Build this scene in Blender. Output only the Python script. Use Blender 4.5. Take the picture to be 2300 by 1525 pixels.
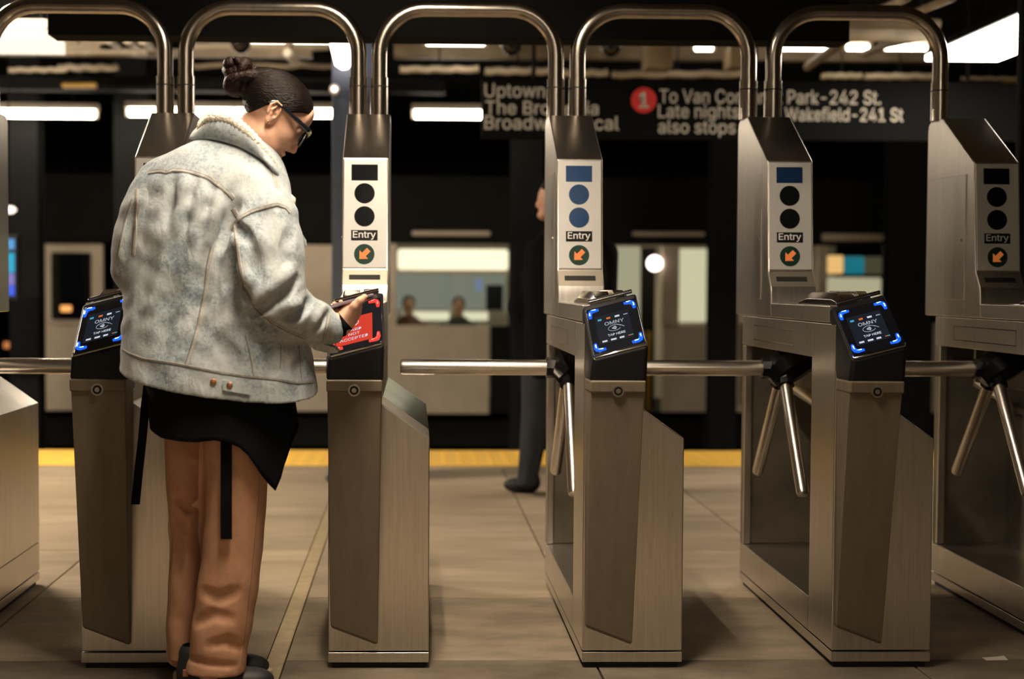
import bpy, bmesh, math, random
import numpy as np
from mathutils import Vector, Matrix
from mathutils.bvhtree import BVHTree
random.seed(7); np.random.seed(7)
for o in list(bpy.data.objects): bpy.data.objects.remove(o)
scn = bpy.context.scene
COL = scn.collection

# ------------------------------------------------------------------ camera
YAW, PIT, ROLL, H, S = 0.0233, 0.0385, 0.0045, 1.132, -146.8
FPX = 2300*50/36
cy, sy, cp, sp, cr, sr = math.cos(YAW), math.sin(YAW), math.cos(PIT), math.sin(PIT), math.cos(ROLL), math.sin(ROLL)
fwd = Vector((sy*cp, cy*cp, -sp)); rt0 = Vector((cy, -sy, 0)); up0 = Vector((sy*sp, cy*sp, cp))
rt = rt0*cr + up0*sr; upv = up0*cr - rt0*sr
cam = bpy.data.cameras.new('camera'); camo = bpy.data.objects.new('camera', cam); COL.objects.link(camo)
m = Matrix((rt, upv, -fwd)).transposed().to_4x4(); m.translation = (0, 0, H); camo.matrix_world = m
cam.lens = 50; cam.sensor_width = 36; cam.shift_x = -S/2300
cam.clip_start = .05; cam.clip_end = 200
cam.dof.use_dof = True; cam.dof.focus_distance = 4.3; cam.dof.aperture_fstop = 1.9
scn.camera = camo

def ray(px, py):
    a = px-1150-S; b = py-762.5
    return rt*(a/FPX) - upv*(b/FPX) + fwd
def at(px, py, Y):
    r = ray(px, py); return Vector((0, 0, H)) + r*(Y/r.y)
def on_floor(px, py, Z=0):
    r = ray(px, py); return Vector((0, 0, H)) + r*((Z-H)/r.z)

# ------------------------------------------------------------------ world + exposure
w = bpy.data.worlds.new('world'); scn.world = w; w.use_nodes = True
w.node_tree.nodes['Background'].inputs[0].default_value = (.55, .75, 1, 1)
w.node_tree.nodes['Background'].inputs[1].default_value = .004
scn.view_settings.view_transform = 'Standard'; scn.view_settings.look = 'None'
scn.view_settings.gamma = 1; scn.view_settings.use_curve_mapping = False
scn.view_settings.exposure = 0.0
KEY, BACK, PLAT_FILL, ROWA, ROWB, BIGL = 310., 42., 460., 15., 21., 28.   # tube emission strengths
WARM = (1, .845, .66)

# ------------------------------------------------------------------ materials
def mat(name, col, rough=.5, metal=0., emit=None, es=0., var=0., scale=8., bump=0., bscale=60., stretch=(1, 1, 1), rvar=0., spec=.5, trans=0., coat=0.):
    m = bpy.data.materials.new(name); m.use_nodes = True; nt = m.node_tree; N = nt.nodes; L = nt.links
    b = N['Principled BSDF']; b.inputs['Base Color'].default_value = (*col, 1)
    b.inputs['Roughness'].default_value = rough; b.inputs['Metallic'].default_value = metal
    b.inputs['Specular IOR Level'].default_value = spec
    b.inputs['Transmission Weight'].default_value = trans
    b.inputs['Coat Weight'].default_value = coat
    if emit: b.inputs['Emission Color'].default_value = (*emit, 1); b.inputs['Emission Strength'].default_value = es
    if var or bump or rvar:
        tc = N.new('ShaderNodeTexCoord'); mp = N.new('ShaderNodeMapping'); mp.inputs['Scale'].default_value = stretch
        L.new(tc.outputs['Object'], mp.inputs['Vector'])
    if var or rvar:
        no = N.new('ShaderNodeTexNoise'); no.inputs['Scale'].default_value = scale; no.inputs['Detail'].default_value = 6
        no.inputs['Roughness'].default_value = .6
        L.new(mp.outputs[0], no.inputs['Vector'])
        if var:
            cr_ = N.new('ShaderNodeValToRGB'); e = cr_.color_ramp.elements
            e[0].position = .3; e[1].position = .7
            e[0].color = (*[max(0, c*(1-var)) for c in col], 1); e[1].color = (*[min(1, c*(1+var)) for c in col], 1)
            L.new(no.outputs['Fac'], cr_.inputs[0]); L.new(cr_.outputs[0], b.inputs['Base Color'])
        if rvar:
            mr = N.new('ShaderNodeMapRange'); mr.inputs[3].default_value = rough-rvar; mr.inputs[4].default_value = rough+rvar
            L.new(no.outputs['Fac'], mr.inputs[0]); L.new(mr.outputs[0], b.inputs['Roughness'])
    if bump:
        n2 = N.new('ShaderNodeTexNoise'); n2.inputs['Scale'].default_value = bscale; n2.inputs['Detail'].default_value = 4
        L.new(mp.outputs[0], n2.inputs['Vector'])
        bp = N.new('ShaderNodeBump'); bp.inputs['Strength'].default_value = bump; bp.inputs['Distance'].default_value = .01
        L.new(n2.outputs['Fac'], bp.inputs['Height']); L.new(bp.outputs[0], b.inputs['Normal'])
    return m
M = {}
M['steel'] = mat('brushed_steel', (.72, .675, .61), .31, 1., var=.10, scale=3, rvar=.06, bump=.04, bscale=30, stretch=(40, 40, 1.2))
M['steel_shiny'] = mat('polished_steel', (.66, .62, .56), .16, 1, var=.06, scale=4, rvar=.05)
M['bay'] = mat('bay_steel_shaded', (.20, .175, .135), .5, .8, var=.25, scale=5)  # darker copy of the steel, shade of the open bay put into its colour
M['arm'] = mat('arm_steel', (.82, .76, .67), .27, 1, var=.05, scale=5)
M['lip'] = mat('lip_steel_dimmed', (.36, .32, .255), .5, .8, var=.1, scale=5)  # darker copy of the steel, the lip's dim reflection put into its colour
M['plate'] = mat('satin_plate', (.80, .78, .74), .40, .5, var=.05, scale=5, rvar=.05)
M['tube'] = mat('tube_steel', (.47, .42, .36), .22, 1, var=.12, scale=6, rvar=.06, stretch=(3, 3, .4))
M['coat'] = mat('taupe_powder_coat', (.145, .112, .075), .55, 0, var=.16, scale=4, bump=.05, bscale=220, stretch=(6, 6, .7))
M['black'] = mat('black_plastic', (.006, .006, .007), .42, 0, bump=.02, bscale=120, var=.1, spec=.22)
M['black_gloss'] = mat('black_gloss', (.006, .007, .010), .10, 0, coat=.5)
M['hub'] = mat('hub_enamel', (.005, .005, .006), .18, 0, spec=.3)
M['dark'] = mat('dark_gap', (.012, .011, .010), .8)
M['lens'] = mat('dark_lens', (.006, .007, .008), .15, spec=.2)
M['lens_blue'] = mat('blue_reflection_lens', (.012, .045, .13), .18, spec=.25)  # blue reflection put into the lens colour
M['lens_half'] = mat('slate_reflection_lens', (.010, .03, .085), .16, spec=.25)  # weaker blue reflection put into the lens colour
M['lens_green'] = mat('green_lens', (.006, .035, .022), .3)
M['orange'] = mat('orange_arrow', (.75, .20, .06), .5, emit=(1, .28, .06), es=.25)
M['white'] = mat('white_print', (.85, .84, .80), .6)
M['chrome'] = mat('chrome', (.75, .72, .66), .12, 1)
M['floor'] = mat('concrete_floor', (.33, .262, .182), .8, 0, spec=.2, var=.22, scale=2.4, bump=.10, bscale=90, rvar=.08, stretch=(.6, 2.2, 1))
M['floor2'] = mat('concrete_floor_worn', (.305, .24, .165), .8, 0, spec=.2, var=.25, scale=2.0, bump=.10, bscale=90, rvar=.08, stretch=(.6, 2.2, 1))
M['floor_mid'] = mat('concrete_floor_soiled_dim', (.235, .19, .135), .85, 0, spec=.2, var=.35, scale=3.2, bump=.12, bscale=90, stretch=(.8, 1.6, 1))  # soiling, with some of the dim front light put into the colour
M['floor_front'] = mat('concrete_floor_grimy_dim', (.135, .11, .08), .85, 0, spec=.2, var=.42, scale=3.6, bump=.14, bscale=90, stretch=(.9, 1.4, 1))  # grime plus foreground dimness, both put into the dark base colour
M['joint'] = mat('joint_dark', (.05, .042, .03), .9)
M['strip'] = mat('brass_joint_strip', (.40, .31, .17), .5, .3, var=.2, scale=14)
M['yellow'] = mat('tactile_yellow', (.93, .55, .08), .6, var=.12, scale=30)
M['ceil'] = mat('ceiling_concrete', (.06, .05, .036), .9, var=.35, scale=1.6, bump=.1, bscale=12)
M['beam'] = mat('beam_paint', (.30, .245, .17), .55, var=.3, scale=4)
M['pipe'] = mat('cream_pipe', (.55, .48, .36), .5, var=.25, scale=7, bump=.3, bscale=10)
M['darkpaint'] = mat('dark_paint', (.011, .012, .012), .75, var=.2, spec=.15)
M['trackdark'] = mat('track_ballast', (.014, .014, .013), .9, var=.4, scale=12, bump=.5, bscale=30)
M['wall'] = mat('tile_wall', (.42, .37, .29), .5, var=.12, scale=2)
M['column'] = mat('blue_grey_column', (.085, .105, .145), .42, .0, var=.12, scale=5)
M['signblack'] = mat('sign_black', (.0045, .0048, .0045), .8, spec=.1)
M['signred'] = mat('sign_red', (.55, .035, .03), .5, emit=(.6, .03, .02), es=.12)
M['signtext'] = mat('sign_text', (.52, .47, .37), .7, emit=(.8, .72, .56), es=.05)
M['lamp_house'] = mat('lamp_housing', (.62, .56, .46), .5)
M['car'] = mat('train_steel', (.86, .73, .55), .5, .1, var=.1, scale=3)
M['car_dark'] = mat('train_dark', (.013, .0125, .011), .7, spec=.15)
M['glass'] = mat('train_glass', (.8, .85, .82), .05, 0, trans=1.0)
M['paper'] = mat('paper', (.75, .70, .60), .7)
M['box'] = mat('junction_box', (.36, .28, .18), .6, var=.1)
M['yellowbox'] = mat('yellow_marker', (.55, .33, .03), .5)
def emis(name, col, s):
    return mat(name, (0, 0, 0), .25, emit=col, es=s, spec=.08)
M['blue_glow'] = emis('blue_glow', (.01, .10, 1.0), 1.6)
M['blue_core'] = emis('blue_core', (.42, .75, 1.0), 7)
M['red_glow'] = emis('red_glow', (1.0, .05, .035), 1.3)
M['red_core'] = emis('red_core', (1.0, .22, .17), 2.2)
M['screen_dark'] = emis('screen_dark', (.035, .042, .06), .35)
M['screen_red'] = emis('screen_red', (.86, .065, .035), .8)
M['px_white'] = emis('screen_white', (.85, .9, 1), .75)
M['px_grey'] = emis('screen_grey', (.5, .55, .62), .7)
M['px_cyan'] = emis('screen_cyan', (.1, .55, .75), .7)
M['px_or'] = emis('screen_orange', (.9, .22, .05), .7)

# ------------------------------------------------------------------ mesh helpers
def link(name, me, mt=None, parent=None, smooth=False, bevel=0., seg=2):
    o = bpy.data.objects.new(name, me); COL.objects.link(o)
    if mt is not None: me.materials.append(M[mt] if isinstance(mt, str) else mt)
    if parent is not None: o.parent = parent
    if smooth: me.polygons.foreach_set('use_smooth', [True]*len(me.polygons))
    if bevel:
        b = o.modifiers.new('bevel', 'BEVEL'); b.width = bevel; b.segments = seg; b.limit_method = 'ANGLE'; b.angle_limit = .6
        b.harden_normals = True
        me.polygons.foreach_set('use_smooth', [True]*len(me.polygons))
    return o
def pd(verts, faces):
    me = bpy.data.meshes.new('m'); me.from_pydata([tuple(v) for v in verts], [], [tuple(f) for f in faces]); me.update(); return me
class MB:
    def __init__(s): s.v = []; s.f = []
    def add(s, v, f):
        n = len(s.v); s.v += [tuple(p) for p in v]; s.f += [tuple(i+n for i in q) for q in f]; return s
    def box(s, x0, x1, y0, y1, z0, z1):
        v = [(x, y, z) for x in (x0, x1) for y in (y0, y1) for z in (z0, z1)]
        return s.add(v, [(0, 1, 3, 2), (4, 6, 7, 5), (0, 4, 5, 1), (2, 3, 7, 6), (0, 2, 6, 4), (1, 5, 7, 3)])
    def prism(s, poly, axis, a, b):
        # poly: 2D points; axis 'x': poly=(y,z); 'y': poly=(x,z); 'z': poly=(x,y)
        mk = {'x': lambda p, t: (t, p[0], p[1]), 'y': lambda p, t: (p[0], t, p[1]), 'z': lambda p, t: (p[0], p[1], t)}[axis]
        n = len(poly); v = [mk(p, a) for p in poly]+[mk(p, b) for p in poly]
        f = [tuple(range(n))[::-1], tuple(range(n, 2*n))]+[(i, (i+1) % n, n+(i+1) % n, n+i) for i in range(n)]
        return s.add(v, f)
    def tube(s, pts, r, n=12, closed=False, flat=None):
        pts = [Vector(p) for p in pts]; k = len(pts); rings = []
        rr = r if hasattr(r, '__len__') else [r]*k
        prev = None
        for i in range(k):
            a = pts[(i-1) % k] if (closed or i > 0) else pts[i]; b = pts[(i+1) % k] if (closed or i < k-1) else pts[i]
            t = (b-a).normalized()
            if prev is None:
                u = t.cross(Vector((0, 0, 1)))
                if u.length < .1: u = t.cross(Vector((0, 1, 0)))
                u.normalize()
            else:
                u = prev-t*prev.dot(t); u.normalize()
            prev = u; w_ = t.cross(u)
            rings.append([pts[i]+(u*math.cos(q*2*math.pi/n)+w_*math.sin(q*2*math.pi/n))*rr[i] for q in range(n)])
        v = [p for R_ in rings for p in R_]; f = []
        for i in range(k if closed else k-1):
            j = (i+1) % k
            f += [(i*n+q, i*n+(q+1) % n, j*n+(q+1) % n, j*n+q) for q in range(n)]
        if not closed: f += [tuple(range(n))[::-1], tuple((k-1)*n+q for q in range(n))]
        return s.add(v, f)
    def cyl(s, a, b, r, n=20, r2=None): return s.tube([a, b], [r, r2 if r2 is not None else r], n)
    def mesh(s):
        me = pd(s.v, s.f); bm = bmesh.new(); bm.from_mesh(me); bmesh.ops.recalc_face_normals(bm, faces=bm.faces); bm.to_mesh(me); bm.free(); return me
    def build(s, name, mt, parent=None, bevel=0., smooth=False, seg=2): return link(name, s.mesh(), mt, parent, smooth, bevel, seg)
def sm_angle(o, a=40):
    me = o.data; me.polygons.foreach_set('use_smooth', [True]*len(me.polygons))
    bm = bmesh.new(); bm.from_mesh(me)
    for e in bm.edges:
        if len(e.link_faces) == 2 and e.calc_face_angle(0) > math.radians(a): e.smooth = False
    bm.to_mesh(me); bm.free()
    return o
def hull(pts, name, mt, parent=None, bevel=0., seg=3):
    bm = bmesh.new(); vs = [bm.verts.new(p) for p in pts]; r = bmesh.ops.convex_hull(bm, input=vs)
    bmesh.ops.delete(bm, geom=list({g for g in r['geom_interior']+r['geom_unused'] if isinstance(g, bmesh.types.BMVert)}), context='VERTS')
    bmesh.ops.dissolve_limit(bm, angle_limit=.03, verts=bm.verts, edges=bm.edges)
    bmesh.ops.recalc_face_normals(bm, faces=bm.faces)
    me = bpy.data.meshes.new(name); bm.to_mesh(me); bm.free()
    return link(name, me, mt, parent, bevel=bevel, seg=seg)
def empty(name, loc=(0, 0, 0)):
    o = bpy.data.objects.new(name, None); COL.objects.link(o); o.location = loc; o.empty_display_size = .1; return o
def tag(o, label, cat, group=None, kind=None):
    if label: o['label'] = label
    if cat: o['category'] = cat
    if group: o['group'] = group
    if kind: o['kind'] = kind
    return o
def struct(o, label=None):
    o['kind'] = 'structure'
    if label: o['label'] = label
    return o
def copy_tree(o, parent=None):
    c = o.copy(); COL.objects.link(c); c.parent = parent
    for ch in list(o.children): copy_tree(ch, c)
    return c
_tc = {}
try: FONT = bpy.data.fonts.load(bpy.utils.system_resource('DATAFILES', path='fonts')+'/Inter.woff2')   # bundled with Blender
except Exception: FONT = None
def text_verts(s, bold=.0):
    if (s, bold) in _tc: return _tc[(s, bold)]
    cu = bpy.data.curves.new('t', 'FONT'); cu.body = s
    if FONT: cu.font = FONT
    cu.offset = bold; cu.resolution_u = 3
    o = bpy.data.objects.new('t', cu); COL.objects.link(o)
    dg = bpy.context.evaluated_depsgraph_get(); me = bpy.data.meshes.new_from_object(o.evaluated_get(dg))
    v = [(p.co.x, p.co.y) for p in me.vertices]; f = [tuple(q.vertices) for q in me.polygons]
    bpy.data.objects.remove(o); bpy.data.meshes.remove(me); bpy.data.curves.remove(cu)
    _tc[(s, bold)] = (v, f); return v, f
CAP = max(p[1] for p in text_verts('H')[0])
def text_mesh(s, cap, fn, width=None, center=False, bold=.012, thick=None):
    """lettering: fn(x, y) -> world point, baseline at y = 0"""
    v, f = text_verts(s, bold); k = cap/CAP
    xs = [p[0] for p in v]; x0, x1 = min(xs), max(xs); kx = k if width is None else width/(x1-x0)
    ox = (x0+x1)/2 if center else x0
    return pd([fn((p[0]-ox)*kx, p[1]*k) for p in v], f)

# ------------------------------------------------------------------ light fixtures
def lamp_fixture(name, label, c, length, axis, wdt, strength, tubes=1, col=WARM, group=None, tr=.019, deep=0.):
    """ceiling fluorescent: housing tray + bare tubes hanging under it"""
    t = tag(empty(name, c), label, 'light', group)
    d = Vector((1, 0, 0)) if axis == 'x' else Vector((0, 1, 0)); s_ = Vector((0, 1, 0)) if axis == 'x' else Vector((1, 0, 0))
    h = MB(); a = d*(length/2+.03)+s_*(wdt/2)
    h.prism([(-wdt/2, .03), (wdt/2, .03), (wdt*.28, .09), (-wdt*.28, .09)], axis, -length/2-.03, length/2+.03)
    h.build('housing', 'lamp_house', t, bevel=.004)
    if deep:  # added side screens that narrow the lamp's spread and dim the far sides
        for sg_ in (-1, 1): MB().prism([(sg_*wdt/2, .05), (sg_*(wdt/2+.012), .05), (sg_*(wdt/2+.012), -deep), (sg_*wdt/2, -deep)], axis, -length/2-.03, length/2+.03).build('added_baffle', 'darkpaint', t)
    em = emis(name+'_tube', col, strength)
    for i in range(tubes):
        off = s_*((i-(tubes-1)/2)*wdt*.5)
        b = MB().cyl(off-d*length/2, off+d*length/2, tr, 12)
        tb = b.build('tube', em, t, smooth=True)
        for e in (-1, 1):
            q = off+d*(length/2+.012)*e
            k = MB().box(q.x-.016, q.x+.016, q.y-.016, q.y+.016, q.z-tr-.006, q.z+.04).build('tube_holder', 'lamp_house', tb, bevel=.003)
    return t
CEIL = 3.25
# hall side (camera side) lamps, above and behind the viewer
lamp_fixture('ceiling_light', 'ceiling fluorescent light over the approach to the turnstiles', (-.08, 3.2, 2.95), 1.5, 'y', .30, KEY, 2, deep=.20)
lamp_fixture('ceiling_light', 'ceiling fluorescent light near the rear wall of the hall', (.6, -2.2, 2.98), 1.5, 'x', .30, BACK, 2)
# added platform lamp out of view at left, fills in light from the rear
lamp_fixture('platform_light', 'added fluorescent fill light over the platform, out of view at left', (-3.6, 7.4, 3.05), 2.4, 'x', .22, PLAT_FILL, 2)

# ------------------------------------------------------------------ structure
fl = MB()
XJ = [-1.36, -.41, .55, 1.5, 2.45, 3.4]; XJ = [-2.31]+XJ
YJ = [3.35, 4.25, 5.11, 6.03, 6.96, 7.9, 8.84]
fl.box(-8, 9, -5, 9.68, -.35, -.03)
fl.box(-8, XJ[0]-.004, -5, 8.84, -.03, 0); fl.box(XJ[-1]+.004, 9, -5, 8.84, -.03, 0); fl.box(XJ[0], XJ[-1], -5, YJ[0]-.004, -.03, 0)
floor_o = struct(fl.build('floor', 'floor2'))
first = None
for i in range(len(XJ)-1):
    for j in range(len(YJ)-1):
        x0, x1, y0, y1 = XJ[i], XJ[i+1], YJ[j], YJ[j+1]
        g0 = .030 if i == 2 else .003; g1 = .030 if i == 1 else .003
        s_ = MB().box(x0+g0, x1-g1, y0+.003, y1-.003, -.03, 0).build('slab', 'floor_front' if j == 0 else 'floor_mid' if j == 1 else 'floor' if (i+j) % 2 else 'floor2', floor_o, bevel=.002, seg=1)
struct(MB().box(-.437, -.383, 3.3, 8.83, -.029, .002).build('trim_1', 'strip', bevel=.003), 'brass expansion strip running through the concrete floor')
# tactile edge
te = struct(MB().box(-8, 9, 8.845, 9.66, -.03, .004).build('trim_2', 'yellow'), 'yellow tactile warning strip along the platform edge')
db = MB()
for i in range(56):
    for j in range(7):
        x = -2.2+i*.1; y = 8.91+j*.11
        n = len(db.v); db.add([(x+.022*math.cos(a*math.pi/3), y+.022*math.sin(a*math.pi/3), .004) for a in range(6)]+[(x+.014*math.cos(a*math.pi/3), y+.014*math.sin(a*math.pi/3), .010) for a in range(6)],
               [(a, (a+1) % 6, 6+(a+1) % 6, 6+a) for a in range(6)]+[tuple(range(6, 12))])
tag(db.build('tactile_dome', 'yellow', te), None, None, kind='stuff')
struct(MB().box(-20, 20, 9.66, 40, -1.4, -1.2).build('track_bed', 'trackdark'))
struct(MB().box(-8, 9, 9.60, 9.68, -1.3, -.03).build('platform_face', 'darkpaint'))
struct(MB().box(-8, 9, -5, 10.2, CEIL, CEIL+.2).build('ceiling', 'ceil'))
struct(MB().box(-20, 20, 10.2, 30, CEIL+.1, CEIL+.3).build('tunnel_ceiling', 'darkpaint'))
struct(MB().box(-8, 9, -5.2, -5, -.3, CEIL).build('wall_back', 'wall'))
struct(MB().box(-8.2, -8, -5, 9.68, -.3, CEIL).build('wall_left', 'wall'))
struct(MB().box(9, 9.2, -5, 9.68, -.3, CEIL).build('wall_right', 'wall'))
struct(MB().box(-20, 20, 26, 26.3, -1.4, CEIL+.3).build('tunnel_wall', 'darkpaint'))
for sx in (-20.2, 20): struct(MB().box(sx, sx+.2, 9.68, 26.3, -1.4, CEIL+.3).build('tunnel_wall', 'darkpaint'))

# ------------------------------------------------------------------ turnstile
YF = 4.157; W = .297; TW = .157; REAR = 1.19
TX = {0: -1.70, 1: -.9718, 2: -.2486, 3: .5014, 4: 1.2431, 5: 1.9779}
def turnstile():
    t = empty('turnstile')
    base = MB().box(.012, W-.012, .012, REAR-.01, 0, .02).build('toe_recess', 'dark', t)
    MB().box(0, W, 0, REAR, .018, .048).build('base_strip', 'steel', t, bevel=.002)
    # front block (full section) with slanted shoulder on its right
    sec = [(0, .052), (W, .052), (W, .683), (TW-.004, .785), (TW-.004, 1.021), (0, 1.021)]
    MB().prism(sec, 'y', 0, .25).build('front_housing', 'steel', t, bevel=.004)
    # open bay behind it
    MB().box(0, W, .252, REAR-.002, .052, .160).build('tray', 'steel', t, bevel=.003)
    MB().box(W-.014, W, .252, REAR-.002, .162, .683).build('side_panel', 'steel', t, bevel=.002)
    MB().box(W-.019, W-.0145, .256, REAR-.04, .162, .66).build('bay_shade_sheet', 'bay', t)  # thin sheet carrying the bay's painted shade over the side panel
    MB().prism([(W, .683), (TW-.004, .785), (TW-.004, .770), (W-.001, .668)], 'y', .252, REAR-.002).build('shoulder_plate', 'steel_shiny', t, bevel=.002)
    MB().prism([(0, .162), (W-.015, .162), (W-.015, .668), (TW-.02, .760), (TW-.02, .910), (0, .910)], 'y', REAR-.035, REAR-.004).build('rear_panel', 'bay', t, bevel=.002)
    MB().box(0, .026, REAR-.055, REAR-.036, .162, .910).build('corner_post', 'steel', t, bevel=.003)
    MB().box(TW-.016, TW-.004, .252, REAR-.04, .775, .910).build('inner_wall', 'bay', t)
    band = MB().box(0, TW-.004, .252, REAR, .912, 1.021).build('upper_band', 'steel', t, bevel=.003)
    fr = MB(); fx = -.0025
    for (y0, y1, z0, z1) in ((.46, 1.00, .988, .991), (.46, 1.00, .938, .941), (.46, .463, .938, .991), (.997, 1.0, .938, .991)): fr.box(fx, .002, y0, y1, z0, z1)
    fr.build('access_hatch', 'steel_shiny', band)
    MB().box(0, TW, .075, .80, 1.023, 1.074).build('console', 'steel', t, bevel=.004)
    # tall upright
    pr = [(.755, 1.023), (.768, 1.076), (.772, 1.128), (.812, 1.186), (.842, 1.574), (1.148, 1.762), (1.27, 1.762), (1.292, 1.752), (1.30, 1.730), (1.30, 1.023)]
    upr = MB().prism(pr, 'x', -.001, .160).build('upright', 'steel', t, bevel=.005, seg=3)
    d = MB(); d.prism([(.905, 1.085), (.905, 1.535), (1.245, 1.540), (1.245, 1.085)], 'x', -.0045, -.0005)
    d.build('side_door', 'steel', upr, bevel=.002)
    MB().cyl((-.008, .93, 1.30), (-.001, .93, 1.30), .005, 10).build('door_screw', 'chrome', upr)
    # faceplate, tilted back with the upright
    O = Vector((.004, .811, 1.190)); T = (Vector((0, .842, 1.574))-Vector((0, .812, 1.186))).normalized(); Nn = Vector((0, -T.z, T.y)); hgt = .378; wd = .150
    def fp(x, z, n=0.): return O+Vector((1, 0, 0))*x+T*z+Nn*n
    def quad3(x0, x1, z0, z1, n0, n1):
        v = [fp(x, z, n) for x in (x0, x1) for z in (z0, z1) for n in (n0, n1)]
        return MB().add(v, [(0, 1, 3, 2), (4, 6, 7, 5), (0, 4, 5, 1), (2, 3, 7, 6), (0, 2, 6, 4), (1, 5, 7, 3)])
    fpl = quad3(0, wd, 0, hgt, -.002, .0045).build('faceplate', 'plate', t, bevel=.0015)
    def disc(cx, cz, r, n0, n1, k=36):
        b = MB(); v = [fp(cx+r*math.cos(a*2*math.pi/k), cz+r*math.sin(a*2*math.pi/k), n) for n in (n0, n1) for a in range(k)]
        return b.add(v, [tuple(range(k))[::-1], tuple(range(k, 2*k))]+[(a, (a+1) % k, k+(a+1) % k, k+a) for a in range(k)])
    cx = .072
    quad3(cx-.046, cx+.046, .305, .361, .003, .0055).build('display_window', 'lens', fpl)
    for cz in (.260, .179): disc(cx, cz, .0355, .003, .0055).build('lamp_lens', 'lens', fpl)
    quad3(cx-.046, cx+.046, .095, .131, .003, .0055).build('entry_label', 'black', fpl)
    link('entry_lettering', text_mesh('Entry', .0225, lambda x, y: fp(cx+x, .1045+y, .0062), width=.080, center=True, bold=.01), 'white', fpl)
    disc(cx, .047, .0355, .003, .0055).build('arrow_lamp', 'lens_green', fpl)
    ar = []; q = math.sqrt(.5)
    for (x, y) in ((-.024, 0), (-.002, .021), (-.002, .0085), (.022, .0085), (.022, -.0085), (-.002, -.0085), (-.002, -.021)): ar.append((x, y))
    # arrow points down-left
    pts = [(q*x-q*y, q*x+q*y) for x, y in ar]
    v = [fp(cx+x, .047+y, n) for n in (.005, .0068) for x, y in pts]; k = len(pts)
    MB().add(v, [tuple(range(k))[::-1], tuple(range(k, 2*k))]+[(a, (a+1) % k, k+(a+1) % k, k+a) for a in range(k)]).build('arrow', 'orange', fpl)
    # lip with the ticket slot
    lip0 = Vector((.0, .772, 1.128)); lip1 = Vector((.0, .812, 1.186)); LT = (lip1-lip0).normalized(); LN = Vector((0, -LT.z, LT.y)); LO = lip0
    def lp(x, z, n): return LO+Vector((1, 0, 0))*x+LT*z+LN*n
    v = [lp(x, z, n) for x in (.002, .157) for z in (.003, .067) for n in (-.002, .0012)]
    sp0 = MB().add(v, [(0, 1, 3, 2), (4, 6, 7, 5), (0, 4, 5, 1), (2, 3, 7, 6), (0, 2, 6, 4), (1, 5, 7, 3)]).build('lip_dim_plate', 'lip', upr, bevel=.001)  # added plate that carries the lip's darkened colour
    v = [lp(x, z, n) for x in (.024, .132) for z in (.024, .044) for n in (-.004, .0022)]
    MB().add(v, [(0, 1, 3, 2), (4, 6, 7, 5), (0, 4, 5, 1), (2, 3, 7, 6), (0, 2, 6, 4), (1, 5, 7, 3)]).build('ticket_slot', 'dark', upr)
    # card swipe hump on the console
    sw = MB(); prf = [(.012, 0), (.012, .020), (.028, .042), (.074, .042), (.078, .010), (.082, .010), (.086, .046), (.118, .046), (.136, .024), (.136, 0)]
    zt = 1.072
    pl_ = [(x+.012, zt+z) for x, z in prf]
    n = len(pl_); vv = []; 
    for (y, k_) in ((.075, .55), (.135, 1), (.40, 1), (.50, .45)):
        vv += [(x, y, zt+(z-zt)*k_) for x, z in pl_]
    ff = [tuple(range(n)), tuple(range(3*n, 4*n))[::-1]]
    for s_ in range(3): ff += [(s_*n+i, s_*n+(i+1) % n, (s_+1)*n+(i+1) % n, (s_+1)*n+i) for i in range(n)]
    sw.add(vv, ff).build('card_swipe_guide', 'steel_shiny', t, bevel=.002)
    # reader post
    p = [(.004, -.128, .852), (.158, -.128, .852), (.158, .002, .870), (.004, .002, .870),
         (.008, -.018, .125), (.146, -.018, .072), (.146, .002, .072), (.008, .002, .125)]
    hull(p, 'reader_post', 'coat', t, bevel=.012, seg=4)
    col = hull([(.002, -.134, .826), (.161, -.134, .826), (.161, .002, .826), (.002, .002, .826), (.002, -.137, .862), (.161, -.137, .862), (.161, .002, .862), (.002, .002, .862)], 'post_collar', 'coat', t, bevel=.006)
    lk = MB()
    yl = -.1345
    for (r0, r1, d0, d1) in ((.0, .0175, -.004, .012),): lk.cyl((.081, yl-.002, .832), (.081, yl+.012, .832), .0175, 24)
    lo = sm_angle(lk.build('lock', 'chrome', t)); 
    MB().cyl((.081, yl-.0026, .832), (.081, yl-.001, .832), .0125, 24).build('lock_face', 'black', lo)
    MB().cyl((.081, yl-.0045, .832), (.081, yl-.002, .832), .007, 16).build('lock_core', 'chrome', lo)
    # reader head
    TL, U, V = HEAD['O'], HEAD['U'], HEAD['V']; Nh = HEAD['N']
    TRr, BLl, BR = TL+U, TL+V, TL+U+V
    pts = [TL, TRr, BLl, BR, Vector((.002, -.128, .858)), Vector((.163, -.132, .858)), Vector((.163, 0, .858)), Vector((.002, 0, .858)),
           TL+Vector((0, .02, -.01)), TRr+Vector((0, .02, -.01)), Vector((.004, .05, 1.0)), Vector((.162, .05, 1.0))]
    hd = hull(pts, 'reader_head', 'black', t, bevel=.010, seg=4)
    hp = lambda a, b, n: TL+U*a+V*b+Nh*n
    fr = [hp(a, b, n) for n in (-.004, .004) for a, b in ((.035, .10), (.965, .10), (.965, .955), (.035, .955))]
    MB().add(fr, [(3, 2, 1, 0), (4, 5, 6, 7), (0, 1, 5, 4), (1, 2, 6, 5), (2, 3, 7, 6), (3, 0, 4, 7)]).build('reader_glass', 'black_gloss', hd, bevel=.006, seg=3)
    tr_ = MB().tube([hp(a, b, .001) for a, b in ((.03, .93), (.05, .975), (.5, .975), (.95, .975), (.97, .93))], .0035, 8)
    sm_angle(tr_.build('reader_trim', 'chrome', hd))
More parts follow.
